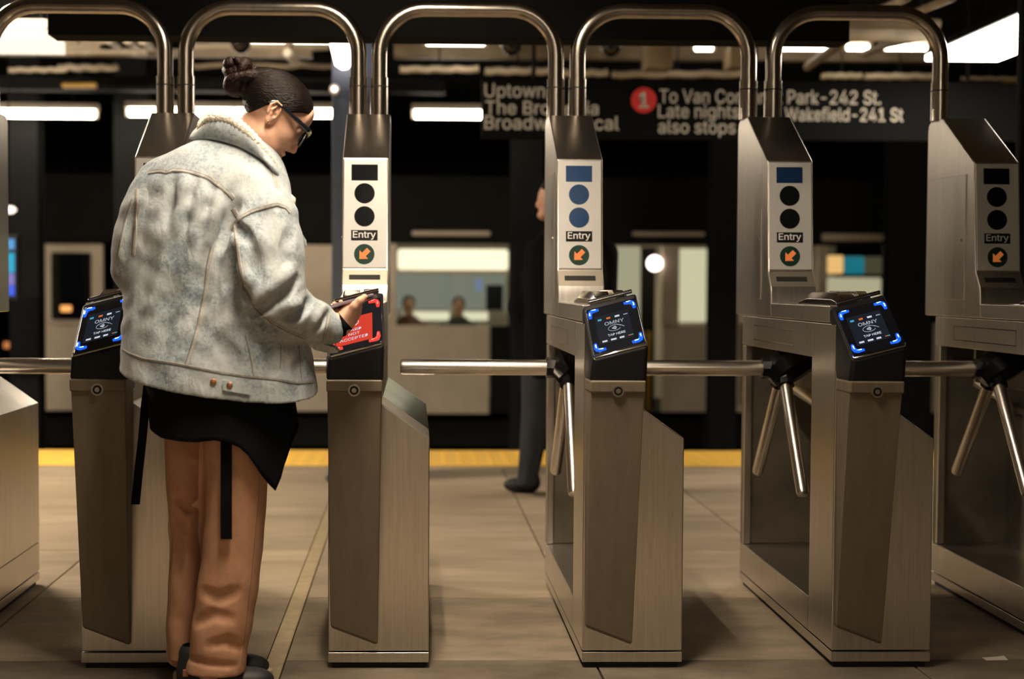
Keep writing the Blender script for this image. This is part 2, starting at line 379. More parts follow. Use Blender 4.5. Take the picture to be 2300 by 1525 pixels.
    cl = MB().add([hp(a, b, n) for n in (.001, .010) for a, b in ((.10, -.045), (.93, -.045), (.93, .0), (.10, .0))], [(3, 2, 1, 0), (4, 5, 6, 7), (0, 1, 5, 4), (1, 2, 6, 5), (2, 3, 7, 6), (3, 0, 4, 7)])
    cl.build('head_clip', 'steel_shiny', hd, bevel=.002)
    # tripod
    C = Vector((.028, .70, .850))
    tri = sm_angle(MB().tube([C+Vector((.10, 0, .055)), C+Vector((.03, 0, .02)), C+Vector((.0, 0, .0)), C+Vector((-.028, 0, -.026)), C+Vector((-.044, 0, -.04))], [.052, .064, .062, .05, .03], 8).build('tripod_hub', 'hub', t), 30)
    dirs = [Vector((-1, 0, 0)), Vector((-.02, .60, -.80)).normalized(), Vector((-.02, -.62, -.785)).normalized()]
    for i, dd in enumerate(dirs):
        st = C+dd*.02; ln = .575 if i == 0 else .50
        a = MB().tube([st, C+dd*(ln-.012), C+dd*(ln-.003), C+dd*ln], [.027, .027, .0245, .016] if i == 0 else [.021, .021, .019, .012], 20)
        sm_angle(a.build('arm', 'arm', t), 50)
        b = MB().cyl(C+dd*.035, C+dd*.075, .036 if i == 0 else .03, 8)
        sm_angle(b.build('arm_socket', 'hub', t), 30)
    return t
HEAD = {}
HEAD['O'] = Vector((.000, .052, 1.070)); HEAD['U'] = Vector((.158, -.004, .041)); HEAD['V'] = Vector((.008, -.186, -.150))
HEAD['N'] = HEAD['V'].cross(HEAD['U']).normalized()
if HEAD['N'].z < 0: HEAD['N'] = -HEAD['N']
proto = turnstile()

TL, U, V, Nh = HEAD['O'], HEAD['U'], HEAD['V'], HEAD['N']
lu, lv = U.length, V.length
def sp_(a, b, n): return TL+U*a+V*b+Nh*n
def spad(a0, a1, b0, b1, n, name, mt, parent):
    return MB().add([sp_(a, b, n) for a, b in ((a0, b0), (a1, b0), (a1, b1), (a0, b1))], [(3, 2, 1, 0)]).build(name, mt, parent)
def stext(s, ac, b, cap, parent, mt, width=None, name='screen_lettering', bold=.008):
    return link(name, text_mesh(s, cap, lambda x, y: sp_(ac+x/lu, b-y/lv, .0058), width=width, center=True, bold=bold), mt, parent)
def arcpts(ac, bc, ra, rb, t0, t1, k=14): return [sp_(ac+ra*math.cos(t0+(t1-t0)*i/k), bc+rb*math.sin(t0+(t1-t0)*i/k), .006) for i in range(k+1)]
def corner_lights(hd, glow, core):
    for (a, b, sa, sb) in ((.095, .165, 1, 1), (.905, .165, -1, 1), (.905, .885, -1, -1), (.095, .885, 1, -1)):
        P = [(a+sa*.17, b), (a+sa*.055, b), (a+sa*.018, b+sb*.018), (a, b+sb*.05), (a, b+sb*.125)]
        k = MB().tube([sp_(x, y, .0035) for x, y in P], [.0045, .0065, .007, .0065, .0045], 8).build('corner_light', glow, hd, smooth=True)
        MB().tube([sp_(x, y, .0085) for x, y in [(a+sa*.12, b), (a+sa*.055, b), (a+sa*.018, b+sb*.018), (a, b+sb*.05), (a, b+sb*.09)]], .0016, 6).build('corner_light', core, hd, smooth=True)
def screen_tap(hd):
    spad(.17, .79, .28, .80, .0050, 'screen', 'screen_dark', hd)
    stext('OMNY', .50, .485, .0140, hd, 'px_grey', .058, bold=.016)
    stext('TAP HERE', .50, .690, .0090, hd, 'px_white', .052, bold=.014)
    for i, (a, mt, ww) in enumerate(((.25, 'px_cyan', .07), (.41, 'px_or', .075), (.57, 'px_white', .085), (.725, 'px_grey', .075))):
        spad(a-ww/2, a+ww/2, .345 if i < 3 else .355, .378 if i < 3 else .372, .0058, 'screen_icon', mt, hd)
    for i, (a, mt, ww) in enumerate(((.27, 'px_white', .09), (.43, 'px_white', .10), (.58, 'px_white', .085), (.72, 'px_or', .05), (.765, 'px_cyan', .04))):
        spad(a-ww/2, a+ww/2, .742 if i < 3 else .748, .772 if i < 3 else .762, .0058, 'screen_icon', mt, hd)
    # contactless symbol: oval, waves and a hand stroke
    MB().tube(arcpts(.485, .560, .115, .052, .45, 2*math.pi-.25, 24), .0008, 5).build('contactless_mark', 'px_grey', hd)
    for i in range(4): MB().tube(arcpts(.43, .560, .02+.022*i, .012+.010*i, -.75, .75, 6), .0009, 5).build('contactless_mark', 'px_white', hd)
    MB().tube([sp_(.55, .520, .006), sp_(.60, .535, .006), sp_(.66, .575, .006)], .0008, 5).build('contactless_mark', 'px_grey', hd)
def screen_refused(hd):
    spad(.14, .80, .37, .85, .0050, 'screen', 'screen_red', hd)
    MB().tube(arcpts(.47, .475, .078, .058, 0, 2*math.pi, 28), .0011, 6).build('refused_mark', 'px_white', hd)
    spad(.42, .52, .469, .481, .0058, 'refused_mark', 'px_white', hd)
    stext('CARD', .47, .630, .0105, hd, 'px_white', .046)
    stext('NOT', .47, .705, .0105, hd, 'px_white', .033)
    stext('ACCEPTED', .47, .790, .0115, hd, 'px_white', .084)
LAB = {0: 'steel turnstile at the left edge, only its slanted shoulder and side in view',
       1: 'turnstile with a blue-lit tap reader standing in the shade left of the person in denim',
       2: 'turnstile with the red card-refused reader in front of the person in denim',
       3: 'turnstile with blue-reflecting display lenses, between the red-lit reader and the darker one',
       4: 'turnstile with a blue-lit reader and open side bay, second from the right edge',
       5: 'dim turnstile cut off by the right edge of the photo'}
turn = {}
for k in (3, 0, 1, 2, 4, 5):
    t = proto if k == 3 else copy_tree(proto)
    t.location = (TX[k], YF, 0); tag(t, LAB[k], 'turnstile', 'row of subway turnstiles'); turn[k] = t
for k, t in turn.items():
    hd = [c for c in t.children if c.name.startswith('reader_head')][0]
    if k == 2: screen_refused(hd); corner_lights(hd, 'red_glow', 'red_core')
    else: screen_tap(hd); corner_lights(hd, 'blue_glow', 'blue_core')
    fpl = [c for c in t.children if c.name.startswith('faceplate')][0]
    for c in fpl.children:
        if (c.name.startswith('display_window') and k in (3, 4)) or (c.name.startswith('lamp_lens') and k == 3):
            c.data = c.data.copy(); c.data.materials[0] = M['lens_blue'] if k == 3 else M['lens_half']

# ------------------------------------------------------------------ hoops between uprights
YA = YF+1.222; RT = .0295
def hoop(xl, xr, label, ztop=2.165, one=False):
    t = tag(empty('hoop_rail', ((xl+xr)/2, YA, 1.763)), label, 'rail', 'steel hoops linking the turnstile uprights')
    c = (xl+xr)/2; hw = (xr-xl)/2; zt = ztop-1.763; R_ = .17; p = []
    p.append((-hw, 0, 0)); p.append((-hw, 0, zt-R_))
    for i in range(1, 11):
        a = math.pi-i*math.pi/20; p.append((-hw+R_+R_*math.cos(a), 0, zt-R_+R_*math.sin(a)))
    for i in range(0, 11):
        a = math.pi/2-i*math.pi/20; p.append((hw-R_+R_*math.cos(a), 0, zt-R_+R_*math.sin(a)))
    p.append((hw, 0, 0))
    sm_angle(MB().tube(p, RT, 20).build('tube', 'tube', t), 50)
    for s_ in (-hw, hw):
        sl = sm_angle(MB().tube([(s_, 0, -.002), (s_, 0, .143)], .0335, 24).build('sleeve', 'tube', t), 50)
        sm_angle(MB().tube([(s_, 0, .108), (s_, 0, .112)], .0342, 24).build('sleeve_ring', 'dark', sl), 50)
    return t
hl = {1: (.036, .117), 2: (.036, .117), 3: (.028, .112), 4: (.015, .112), 5: (.010, .112), 0: (.036, .117)}
ho = ['steel hoop over the leftmost lane, cut off by the left edge', 'steel hoop above the bun of the person in denim', 'steel hoop over the lane right of the red-lit reader',
      'steel hoop in front of the red number bullet of the sign', 'steel hoop nearest the bright light at upper right']
for k in range(5): hoop(TX[k]+hl[k][1], TX[k+1]+hl[k+1][0]+.003, ho[k])

# overhead sign box, its dark back to the viewer
a = at(114, 86, 5.8); b = at(1900, 93, 5.8)
ob = tag(MB().box(a.x, b.x, 5.75, 5.9, a.z+.005, a.z+.75).build('overhead_panel', 'signblack', bevel=.004), 'long black panel hanging above the hoops', 'panel')
hg = MB()
for x in (a.x+.4, b.x-.4): MB().cyl((x, 5.825, a.z+.75), (x, 5.825, CEIL), .015, 10).build('hanger_rod', 'darkpaint', ob)

# ------------------------------------------------------------------ direction sign on the platform
YS = 9.4
sg = empty('direction_sign', at(1560, 320, YS)); tag(sg, 'black hanging sign with white lettering and a red number bullet', 'sign')
def rel(p, o): return Vector(p)-o.location
a = at(1083, 176, YS); b = at(2292, 318, YS)
MB().box(a.x-sg.location.x, b.x-sg.location.x, .004, .10, b.z-sg.location.z, a.z-sg.location.z).build('sign_panel', 'signblack', sg, bevel=.004)
def sgt(s, px0, px1, base, cap):
    p0 = at(px0, base, YS); p1 = at(px1, base, YS); c = cap*YS/FPX
    o = p0-sg.location
    v, f = text_verts(s, .008); xs_ = [p[0] for p in v]; kx = (p1.x-p0.x)/(max(xs_)-min(xs_)); ky = c/CAP; words = s.split(' '); lo_ = -9
    for i in range(len(words)):                       # one mesh per word
        hi_ = max(p[0] for p in text_verts(' '.join(words[:i+1]), .008)[0])+.07
        ff = [t for t in f if lo_ < sum(v[q][0] for q in t)/len(t) <= hi_]; lo_ = hi_; ids_ = sorted({q for t in ff for q in t}); mp_ = {q: k for k, q in enumerate(ids_)}
        link('sign_lettering', pd([(o.x+(v[q][0]-min(xs_))*kx, -.004, o.z+v[q][1]*ky) for q in ids_], [tuple(mp_[q] for q in t) for t in ff]), 'signtext', sg)
sgt('Uptown &', 1088, 1262, 218, 30); sgt('The Bronx via', 1090, 1344, 256, 29); sgt('Broadway Local', 1088, 1390, 290, 30)
sgt('To Van Cortlandt Park-242 St.', 1481, 1978, 231, 30); sgt('Late nights', 1478, 1660, 264, 29); sgt('also stops', 1478, 1652, 299, 29); sgt('Wakefield-241 St', 1762, 2028, 271, 29)
c = at(1446, 225, YS)-sg.location; r = 28.5*YS/FPX
bl = sm_angle(MB().cyl((c.x, .006, c.z), (c.x, -.006, c.z), r, 40).build('route_bullet', 'signred', sg), 40)
link('route_number', text_mesh('1', .10, lambda x, y: (c.x+x, -.0075, c.z-.05+y), center=True, bold=.01), 'signtext', bl)
for x in (1200, 1700, 2180):
    p = at(x, 176, YS)-sg.location
    MB().cyl((p.x, .05, p.z), (p.x, .05, CEIL-sg.location.z), .014, 8).build('hanger_rod', 'darkpaint', sg)

# ------------------------------------------------------------------ platform lights in view
def tube_px(px0, px1, py, Y, label, strength, tr, group, wdt=.16):
    p0 = at(px0, py, Y); p1 = at(px1, py, Y); c = (p0+p1)/2
    return lamp_fixture('platform_light', label, c, p1.x-p0.x, 'x', wdt, strength, 1, group=group, tr=tr)
g = 'fluorescent tubes over the far track'
tube_px(-70, 214, 254, 13.4, 'glowing tube over the far track, at the left edge', ROWB, .045, g)
tube_px(290, 760, 252, 13.4, 'glowing tube behind the head of the person in denim', ROWB, .045, g)
tube_px(932, 1092, 256, 13.4, 'glowing tube beside the black hanging sign', ROWB, .045, g)
g2 = 'small bright ceiling tubes beyond the hoops'
for px0, px1, py, tx in ((565, 640, 90, 'above the bun'), (660, 800, 91, 'right of the bun, near the post'), (958, 1088, 96, 'over the hanging sign text'),
                     (1755, 1858, 107, 'behind the right hoop, left one'), (1900, 1950, 107, 'behind the right hoop, short middle one'), (1985, 2080, 107, 'behind the right hoop, right one'), (1560, 1600, 108, 'small one behind the fourth hoop')):
    tube_px(px0, px1, py, 11.2, 'bright ceiling tube %s' % tx, ROWA, .022, g2, .12)
# large diffuser light at upper right, running away from the viewer
bf = empty('diffuser_light', (3.2, 6.8, 2.56)); tag(bf, 'large bright ceiling light at the upper right corner', 'light')
MB().prism([(-.02, .02), (.48, .02), (.42, .09), (.04, .09)], 'y', -.02, 2.12).build('housing', 'darkpaint', bf, bevel=.004)
MB().box(0, .46, 0, 2.1, -.012, .02).build('diffuser', emis('diffuser_glow', (1, .88, .74), BIGL), bf, bevel=.004)
for y_ in (.4, 1.7): MB().cyl((.23, y_, .09), (.23, y_, CEIL-2.56), .012, 8).build('hanger_rod', 'darkpaint', bf)
c0 = at(30, 80, 8.6)
bf = empty('diffuser_light', (c0.x, 8.6, c0.z)); tag(bf, 'pale lit panel light at the upper left, beside the black panel', 'light')
MB().box(-.40, .20, 0, .5, .045, .10).build('housing', 'lamp_house', bf, bevel=.004)
MB().box(-.38, .19, .01, .49, -.035, .045).build('diffuser', emis('diffuser_soft', (1, .86, .68), 1.3), bf, bevel=.006)
for x in (-.3, .1): MB().cyl((x, .25, .10), (x, .25, CEIL-c0.z), .008, 8).build('hanger_rod', 'darkpaint', bf)

# ------------------------------------------------------------------ ceiling clutter over the track edge
def beamx(px0, px1, py0, py1, Y, dY, name, mt, label, cat, group=None, bevel=.006):
    p0 = at(px0, py1, Y); p1 = at(px1, py0, Y)
    return tag(MB().box(p0.x, p1.x, Y, Y+dY, p0.z, p1.z).build(name, mt, bevel=bevel), label, cat, group)
beamx(885, 2120, 108, 128, 11.9, .12, 'ceiling_beam', 'beam', 'long tan ceiling beam behind the middle hoops', 'beam')
beamx(-60, 700, 112, 122, 11.9, .10, 'ceiling_beam', 'beam', 'thin ceiling beam behind the left hoop', 'beam')
beamx(-60, 1000, 176, 200, 13.0, .2, 'ceiling_beam', 'darkpaint', 'dark ceiling beam above the far tubes', 'beam')
def pipe(pts, r, mt, label, n=10, name='pipe'):
    return tag(sm_angle(MB().tube(pts, r, n).build(name, mt)), label, 'pipe')
def wob(px0, px1, py, Y, amp, k=14): return [at(px0+(px1-px0)*i/k, py+amp*math.sin(i*1.7)+amp*.6*math.sin(i*3.1), Y) for i in range(k+1)]
pipe(wob(898, 1075, 156, 11.6, 1.5), .028, 'pipe', 'lagged pale pipe just above the word Uptown')
pipe(wob(1090, 1235, 160, 11.6, 1.5), .030, 'pipe', 'lagged pale pipe left of the middle double post')
pipe(wob(1240, 1365, 164, 11.6, 1.5), .030, 'pipe', 'lagged pale pipe between the middle double post and the red bullet')
pipe(wob(1375, 1668, 167, 11.6, 1.5), .030, 'pipe', 'lagged pale pipe above the red bullet')
pipe(wob(1845, 1935, 171, 11.6, 1.2), .026, 'pipe', 'pale pipe above the words Park-242')
pipe(wob(1942, 2100, 172, 11.6, 1.2), .028, 'pipe', 'pale pipe left of the right end post')
pipe(wob(2160, 2290, 176, 11.6, 1.2), .014, 'pipe', 'thin pale pipe under the big bright light')
pipe(wob(20, 150, 157, 11.8, 1.4), .022, 'pipe', 'pale pipe left of the yellow marker')
pipe(wob(130, 265, 152, 12.2, 2.0), .03, 'pipe', 'tan pipe above the yellow marker')
pipe(wob(-20, 90, 104, 11.5, .5), .022, 'pipe', 'pale pipe under the left panel light')
pipe(wob(115, 235, 93, 11.5, .6), .026, 'pipe', 'pale pipe right of the left panel light, top')
pipe(wob(128, 225, 105, 11.3, .5), .018, 'pipe', 'pale pipe right of the left panel light, middle')
pipe(wob(133, 330, 117, 11.75, .8), .030, 'pipe', 'pale pipe right of the left panel light, bottom')
pipe(wob(420, 780, 148, 12.0, 2.5), .022, 'beam', 'tan pipe above the head of the person in denim')
pipe(wob(430, 740, 104, 11.9, 1), .034, 'pipe', 'pale pipe above the bun')
pipe([at(1815, 150, 11.3), at(1920, 75, 9.2)], .035, 'beam', 'slanting tan brace behind the right hoop')
pipe([at(1940, 122, 10.9), at(1992, 100, 10.3), at(2060, 85, 9.6)], .03, 'beam', 'slanting pipe by the short bright tube')
pipe([at(240, 88, 10.2), at(265, 106, 11.0)], .03, 'pipe', 'short slanting pipe left of the first double post, left')
pipe([at(285, 88, 10.2), at(305, 104, 11.0)], .035, 'pipe', 'short slanting pipe left of the first double post, middle')
pipe([at(318, 88, 10.2), at(338, 106, 11.0)], .035, 'pipe', 'short slanting pipe left of the first double post, right')
pipe([at(645, 118, 11.45), at(664, 140, 11.8)], .035, 'lamp_house', 'short pale slanting tube right of the bun')
pipe([at(1900, 52, 7.9), at(2110, 54, 7.9)], .03, 'beam', 'tan pipe crossing inside the right hoop')
pipe([at(1905, 74, 8.6), at(2100, 76, 8.6)], .05, 'pipe', 'wide pale duct inside the right hoop')
for i, (a_, b_, tx) in enumerate((((1960, -6), (2060, 20), 'left'), ((2060, -6), (2150, 16), 'right'))):
    pipe([at(a_[0]+80, a_[1], 6.6), at(a_[0]-40, b_[1]+26, 9.0)], .022, 'pipe', 'pale conduit at the top right corner, %s one' % tx)
def pbox(px0, px1, py0, py1, Y, d, name, mt, label, cat, bevel=.008):
    p0 = at(px0, py1, Y); p1 = at(px1, py0, Y)
    o = tag(MB().box(0, p1.x-p0.x, 0, d, 0, p1.z-p0.z).build(name, mt, bevel=bevel), label, cat); o.location = p0; return o
pbox(1452, 1512, 92, 152, 11.0, .25, 'junction_box', 'box', 'square tan box above the red bullet', 'box')
pbox(1640, 1672, 100, 150, 11.0, .25, 'junction_box', 'box', 'tan box left of the fourth double post', 'box')
pbox(138, 214, 185, 196, 12.3, .08, 'marker_plate', 'yellowbox', 'yellow marker plate under the ceiling at left', 'marker')
pbox(1916, 1982, 183, 192, 12.3, .08, 'marker_plate', 'yellowbox', 'yellow marker plate above the words 242 St', 'marker')
pbox(2252, 2292, 183, 191, 12.3, .08, 'marker_plate', 'yellowbox', 'yellow marker plate near the right edge', 'marker')
def dome(px, py, Y, label):
    p = at(px, py, Y); t = tag(empty('dome_camera', p), label, 'camera')
    sm_angle(MB().tube([(0, 0, .10), (0, 0, .02)], [.085, .09], 20).build('mount', 'lamp_house', t), 40)
    pr = [(.075, .02), (.078, 0), (.066, -.035), (.04, -.062), (.008, -.075)]
    MB().tube([(0, 0, z) for r_, z in pr], [r_ for r_, z in pr], 20).build('dome', 'black_gloss', t, smooth=True)
    MB().cyl((0, 0, .1), (0, 0, CEIL+.1-p.z), .015, 8).build('stem', 'darkpaint', t)
dome(541, 98, 10.6, 'black dome camera above the bun'); dome(1148, 103, 10.6, 'black dome camera left of the middle double post'); dome(1372, 106, 10.6, 'black dome camera right of the middle double post')

# ------------------------------------------------------------------ columns
def column(px0, px1, Y, z0, mt, label, wy=.25, flange=True):
    x0 = at(px0, 600, Y).x; x1 = at(px1, 600, Y).x; xm = (x0+x1)/2; hw = (x1-x0)/2
    t = tag(empty('platform_column', (xm, Y, z0)), label, 'column'); hgt = CEIL+.05-z0
    MB().box(-hw, hw, -wy/2, -wy/2+.025, 0, hgt).build('flange', mt, t, bevel=.003)
    MB().box(-hw, hw, wy/2-.025, wy/2, 0, hgt).build('flange', mt, t, bevel=.003)
    MB().box(-.015, .015, -wy/2+.026, wy/2-.026, 0, hgt).build('web', mt, t)
    MB().box(-hw-.03, hw+.03, -wy/2-.03, wy/2+.03, 0, .03).build('base_plate', mt, t, bevel=.003)
column(748, 838, 8.3, 0, 'column', 'blue-grey steel column behind the turnstile with the red reader')
gcol = [(-170, -100, 'beyond the left edge'), (28, 94, 'beside the blue advert screen'), (262, 336, 'behind the person in denim'), (1147, 1216, 'behind the person in black'), (1594, 1652, 'left of the second turnstile from the right'), (1992, 2088, 'between the two right turnstiles'), (2290, 2370, 'at the right edge')]
for a_, b_, tx in gcol: column(a_, b_, 13.9, -1.2, 'darkpaint', 'dark steel column between the tracks, %s' % tx)
# pole at the right edge and thin conduit beside the blue column
p = at(2291, 400, 6.3)
tag(sm_angle(MB().cyl((p.x, 6.3, 0), (p.x, 6.3, CEIL), .022, 16).build('pole', 'darkpaint')), 'thin dark pole at the right edge of the photo', 'pole')
p = at(780, 160, 9.0); p2 = at(780, 245, 9.0)
tag(sm_angle(MB().cyl((p.x, 9.0, p2.z), (p.x, 9.0, CEIL), .028, 12).build('conduit', 'lamp_house')), 'pale vertical conduit beside the blue-grey column top', 'pipe')
p = at(751, 200, 8.1)
sl = empty('signal_lamp', p); tag(sl, 'small round white lamp on the blue-grey column', 'light')
MB().tube([(0, .0, 0), (0, .06, 0)], .03, 14).build('housing', 'lamp_house', sl); MB().tube([(0, -.02, 0), (0, -.01, 0), (0, 0, 0)], [.005, .015, .018], 14).build('bulb', emis('bulb_white', (1, .9, .8), 3), sl, smooth=True)
# hot lamp at top by second hoop
p = at(760, 100, 8.0); sl = empty('flood_lamp', p); tag(sl, 'very bright white lamp head at the right leg of the second hoop', 'light')
MB().tube([(0, .02, .02), (.03, .03, -.10), (.035, .03, -.13)], [.05, .05, .02], 14).build('bulb', emis('bulb_hot', (1, .85, .82), 9), sl, smooth=True)
MB().tube([(0, .03, .06), (0, .02, .01)], [.03, .055], 14).build('housing', 'lamp_house', sl)
MB().cyl((0, .03, .05), (0, .03, CEIL-p.z), .012, 8).build('stem', 'lamp_house', sl)

# ------------------------------------------------------------------ train on the far track
YT = 16.6
tr = empty('subway_train', at(1150, 935, YT)); tag(tr, 'stainless subway train with lit windows on the far track', 'train')
def tz(py): return at(1150, py, YT).z-tr.location.z
def txx(px): return at(px, 640, YT).x-tr.location.x
def tbox(px0, px1, py0, py1, d0, d1, name, mt, bevel=.01, parent=tr): return MB().box(txx(px0), txx(px1), d0, d1, tz(py1), tz(py0)).build(name, mt, parent, bevel=bevel)
# body skin pieces around the openings
tbox(60, 262, 735, 925, 0, .08, 'lower_panel', 'car'); tbox(262, 640, 725, 925, 0, .08, 'lower_panel', 'car'); tbox(645, 800, 725, 925, 0, .08, 'lower_panel', 'car'); tbox(862, 1100, 732, 930, 0, .08, 'lower_panel', 'car')
tbox(1103, 1345, 732, 930, .02, .1, 'lower_panel', 'car_dark'); tbox(1375, 1447, 745, 925, 0, .08, 'lower_panel', 'car'); tbox(1490, 1590, 728, 925, 0, .08, 'lower_panel', 'car'); tbox(1655, 2300, 722, 925, .0, .08, 'lower_panel', 'car')
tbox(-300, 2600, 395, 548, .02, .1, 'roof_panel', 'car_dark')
tbox(925, 1100, 520, 530, -.05, .02, 'gutter', 'car'); tbox(1845, 1985, 521, 537, -.05, .02, 'gutter', 'car'); tbox(1420, 1580, 519, 528, -.05, .02, 'gutter', 'car')
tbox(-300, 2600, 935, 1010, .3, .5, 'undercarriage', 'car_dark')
# end panel with dark window at left
ep = tbox(96, 232, 552, 735, 0, .06, 'end_panel', 'car', bevel=.12)
tbox(116, 206, 572, 722, -.03, .0, 'end_window', 'black_gloss', bevel=.06, parent=ep)
tbox(138, 162, 690, 704, -.06, -.03, 'marker_light', emis('marker_orange', (1, .42, .12), 1.3), parent=ep)
tbox(8, 28, 772, 786, -.03, .02, 'marker_light', emis('marker_orange2', (1, .35, .10), .6))
tbox(640, 765, 552, 725, 0, .06, 'door_panel', 'car')
for px0, px1 in ((862, 890), (1143, 1160), (1357, 1376), (1486, 1526), (1588, 1600), (1836, 1858), (1985, 2000)): tbox(px0, px1, 548, 735, .0, .08, 'pillar', 'car' if px0 not in (1143, 1588, 1985) else 'car_dark')
# lit interior
it = MB(); it.box(txx(840), txx(2000), 2.2, 2.25, tz(930), tz(500)).build('interior_wall', 'lamp_house', tr)
it = MB(); it.box(txx(840), txx(2000), .12, 2.2, tz(500)-.02, tz(500)).build('interior_ceiling', 'lamp_house', tr)
it = MB(); it.box(txx(840), txx(2000), .12, 2.2, tz(926)-.02, tz(926)).build('interior_floor', 'car_dark', tr)
inl = emis('interior_tube', (1, .93, .66), 9)
for px0, px1 in ((880, 1140), (1360, 1600), (1850, 1990)): tbox(px0, px1, 535, 540, .5, .65, 'interior_light', inl, bevel=0)
# window C: lit advert strip, window band, sill
tbox(893, 1142, 560, 607, .06, .12, 'lit_advert', emis('advert_cream', (1, .92, .62), 1.25), bevel=.03)
wc = tbox(893, 1142, 614, 726, .02, .03, 'window_pane', 'glass', bevel=0)
tbox(893, 1142, 607, 614, .0, .06, 'window_rail', 'car', bevel=0)
tbox(905, 1012, 702, 722, .35, .45, 'seat_back', emis('seat_cream_glow', (1, .92, .65), 1.0)); tbox(1042, 1100, 702, 722, .35, .45, 'seat_back', emis('seat_cream_glow2', (1, .92, .65), .95))  # seat backs glow, standing for lamplight falling on them
tbox(880, 1150, 614, 700, 1.2, 1.25, 'far_window_band', emis('far_windows', (.45, .46, .36), .5), bevel=0)
tbox(1078, 1092, 625, 655, 1.1, 1.15, 'far_poster', emis('poster_blue', (.3, .4, .7), .6), bevel=0)
tbox(1100, 1140, 640, 700, .8, .85, 'far_doorway', 'car_dark', bevel=0)
# doors D
tbox(1383, 1440, 552, 745, .03, .08, 'door_leaf', emis('door_cream', (.85, .80, .52), .42), bevel=.03)
tbox(1445, 1488, 552, 930, .5, .6, 'vestibule', 'car_dark', bevel=0)
tbox(1462, 1470, 745, 930, .2, .25, 'grab_pole', 'yellowbox', bevel=.01)
hl_ = MB().tube([(txx(1470), -.06, tz(590)), (txx(1470), -.03, tz(590)), (txx(1470), .0, tz(590))], [.03, .085, .09], 18).build('round_lamp', emis('round_lamp', (1, .82, .76), 5), tr, smooth=True)
tbox(1526, 1588, 556, 722, .03, .06, 'door_window', emis('door_glow', (.95, .9, .58), .62), bevel=.08)
# window F with colourful adverts
tbox(1857, 1898, 570, 611, .06, .1, 'lit_advert', emis('advert_orange', (1, .62, .22), .8), bevel=.03)
tbox(1848, 1857, 570, 660, .06, .1, 'lit_advert', emis('advert_blue', (.1, .25, .8), .5), bevel=0)
tbox(1900, 1945, 572, 612, .06, .1, 'lit_advert', emis('advert_teal', (.02, .28, .36), .55), bevel=.02)
tbox(1946, 1984, 572, 612, .06, .1, 'lit_advert', emis('advert_dim', (.12, .11, .06), .5), bevel=0)
tbox(1862, 1984, 620, 705, .06, .1, 'window_glow', emis('window_glow', (.9, .84, .52), .45), bevel=.02)
tbox(2033, 2040, 622, 720, .0, .05, 'door_slit', emis('door_slit', (.6, .58, .3), .35), bevel=0)
tbox(1648, 1658, 560, 900, -.1, .0, 'door_edge', 'car', bevel=0)

# ------------------------------------------------------------------ small things
p = at(19, 600, 12.0)
ad = empty('advert_screen', at(19, 665, 12.0)); tag(ad, 'glowing blue advert screen at the left edge', 'screen')
p0 = at(4, 668, 12)-ad.location; p1 = at(33, 535, 12)-ad.location
MB().box(p0.x-.25, p1.x+.02, .01, .12, p0.z-.03, p1.z+.03).build('screen_case', 'black', ad, bevel=.01)
for i, (y0, y1, c_, s_) in enumerate(((537, 560, (.15, .45, .9), .8), (568, 612, (.05, .45, .7), .9), (614, 640, (.35, .30, .75), .7), (641, 664, (.08, .16, .9), .9))):
    q0 = at(7, y1, 12)-ad.location; q1 = at(32, y0, 12)-ad.location
    MB().box(q0.x-.2, q1.x, .0, .012, q0.z, q1.z).build('screen_image', emis('screen_img%d' % i, c_, s_), ad)
p = at(20, 471, 12.5); sl = empty('wall_lamp', p); tag(sl, 'small oval lamp above the blue advert screen', 'light')
MB().tube([(-.06, 0, 0), (-.03, 0, 0), (.03, 0, 0), (.06, 0, 0)], [.01, .032, .032, .01], 14).build('bulb', emis('wall_lamp', (1, .85, .7), 2.5), sl, smooth=True)
MB().box(-.07, .07, -.03, .05, .03, .06).build('housing', 'darkpaint', sl)
q = on_floor(2235, 1480)
rc = MB().add([(-.034, -.018, .0012), (.034, -.014, .0012), (.034, .016, .006), (.010, .018, .0025), (-.034, .014, .0012), (-.034, -.018, .0004), (.034, -.014, .0004), (.034, .016, .005), (.010, .018, .0015), (-.034, .014, .0004)],
     [(0, 1, 2, 3, 4), (9, 8, 7, 6, 5), (0, 5, 6, 1), (1, 6, 7, 2), (2, 7, 8, 3), (3, 8, 9, 4), (4, 9, 5, 0)]).build('paper_scrap', 'paper'); rc.location = q; tag(rc, 'small white paper scrap on the floor at lower right', 'paper')

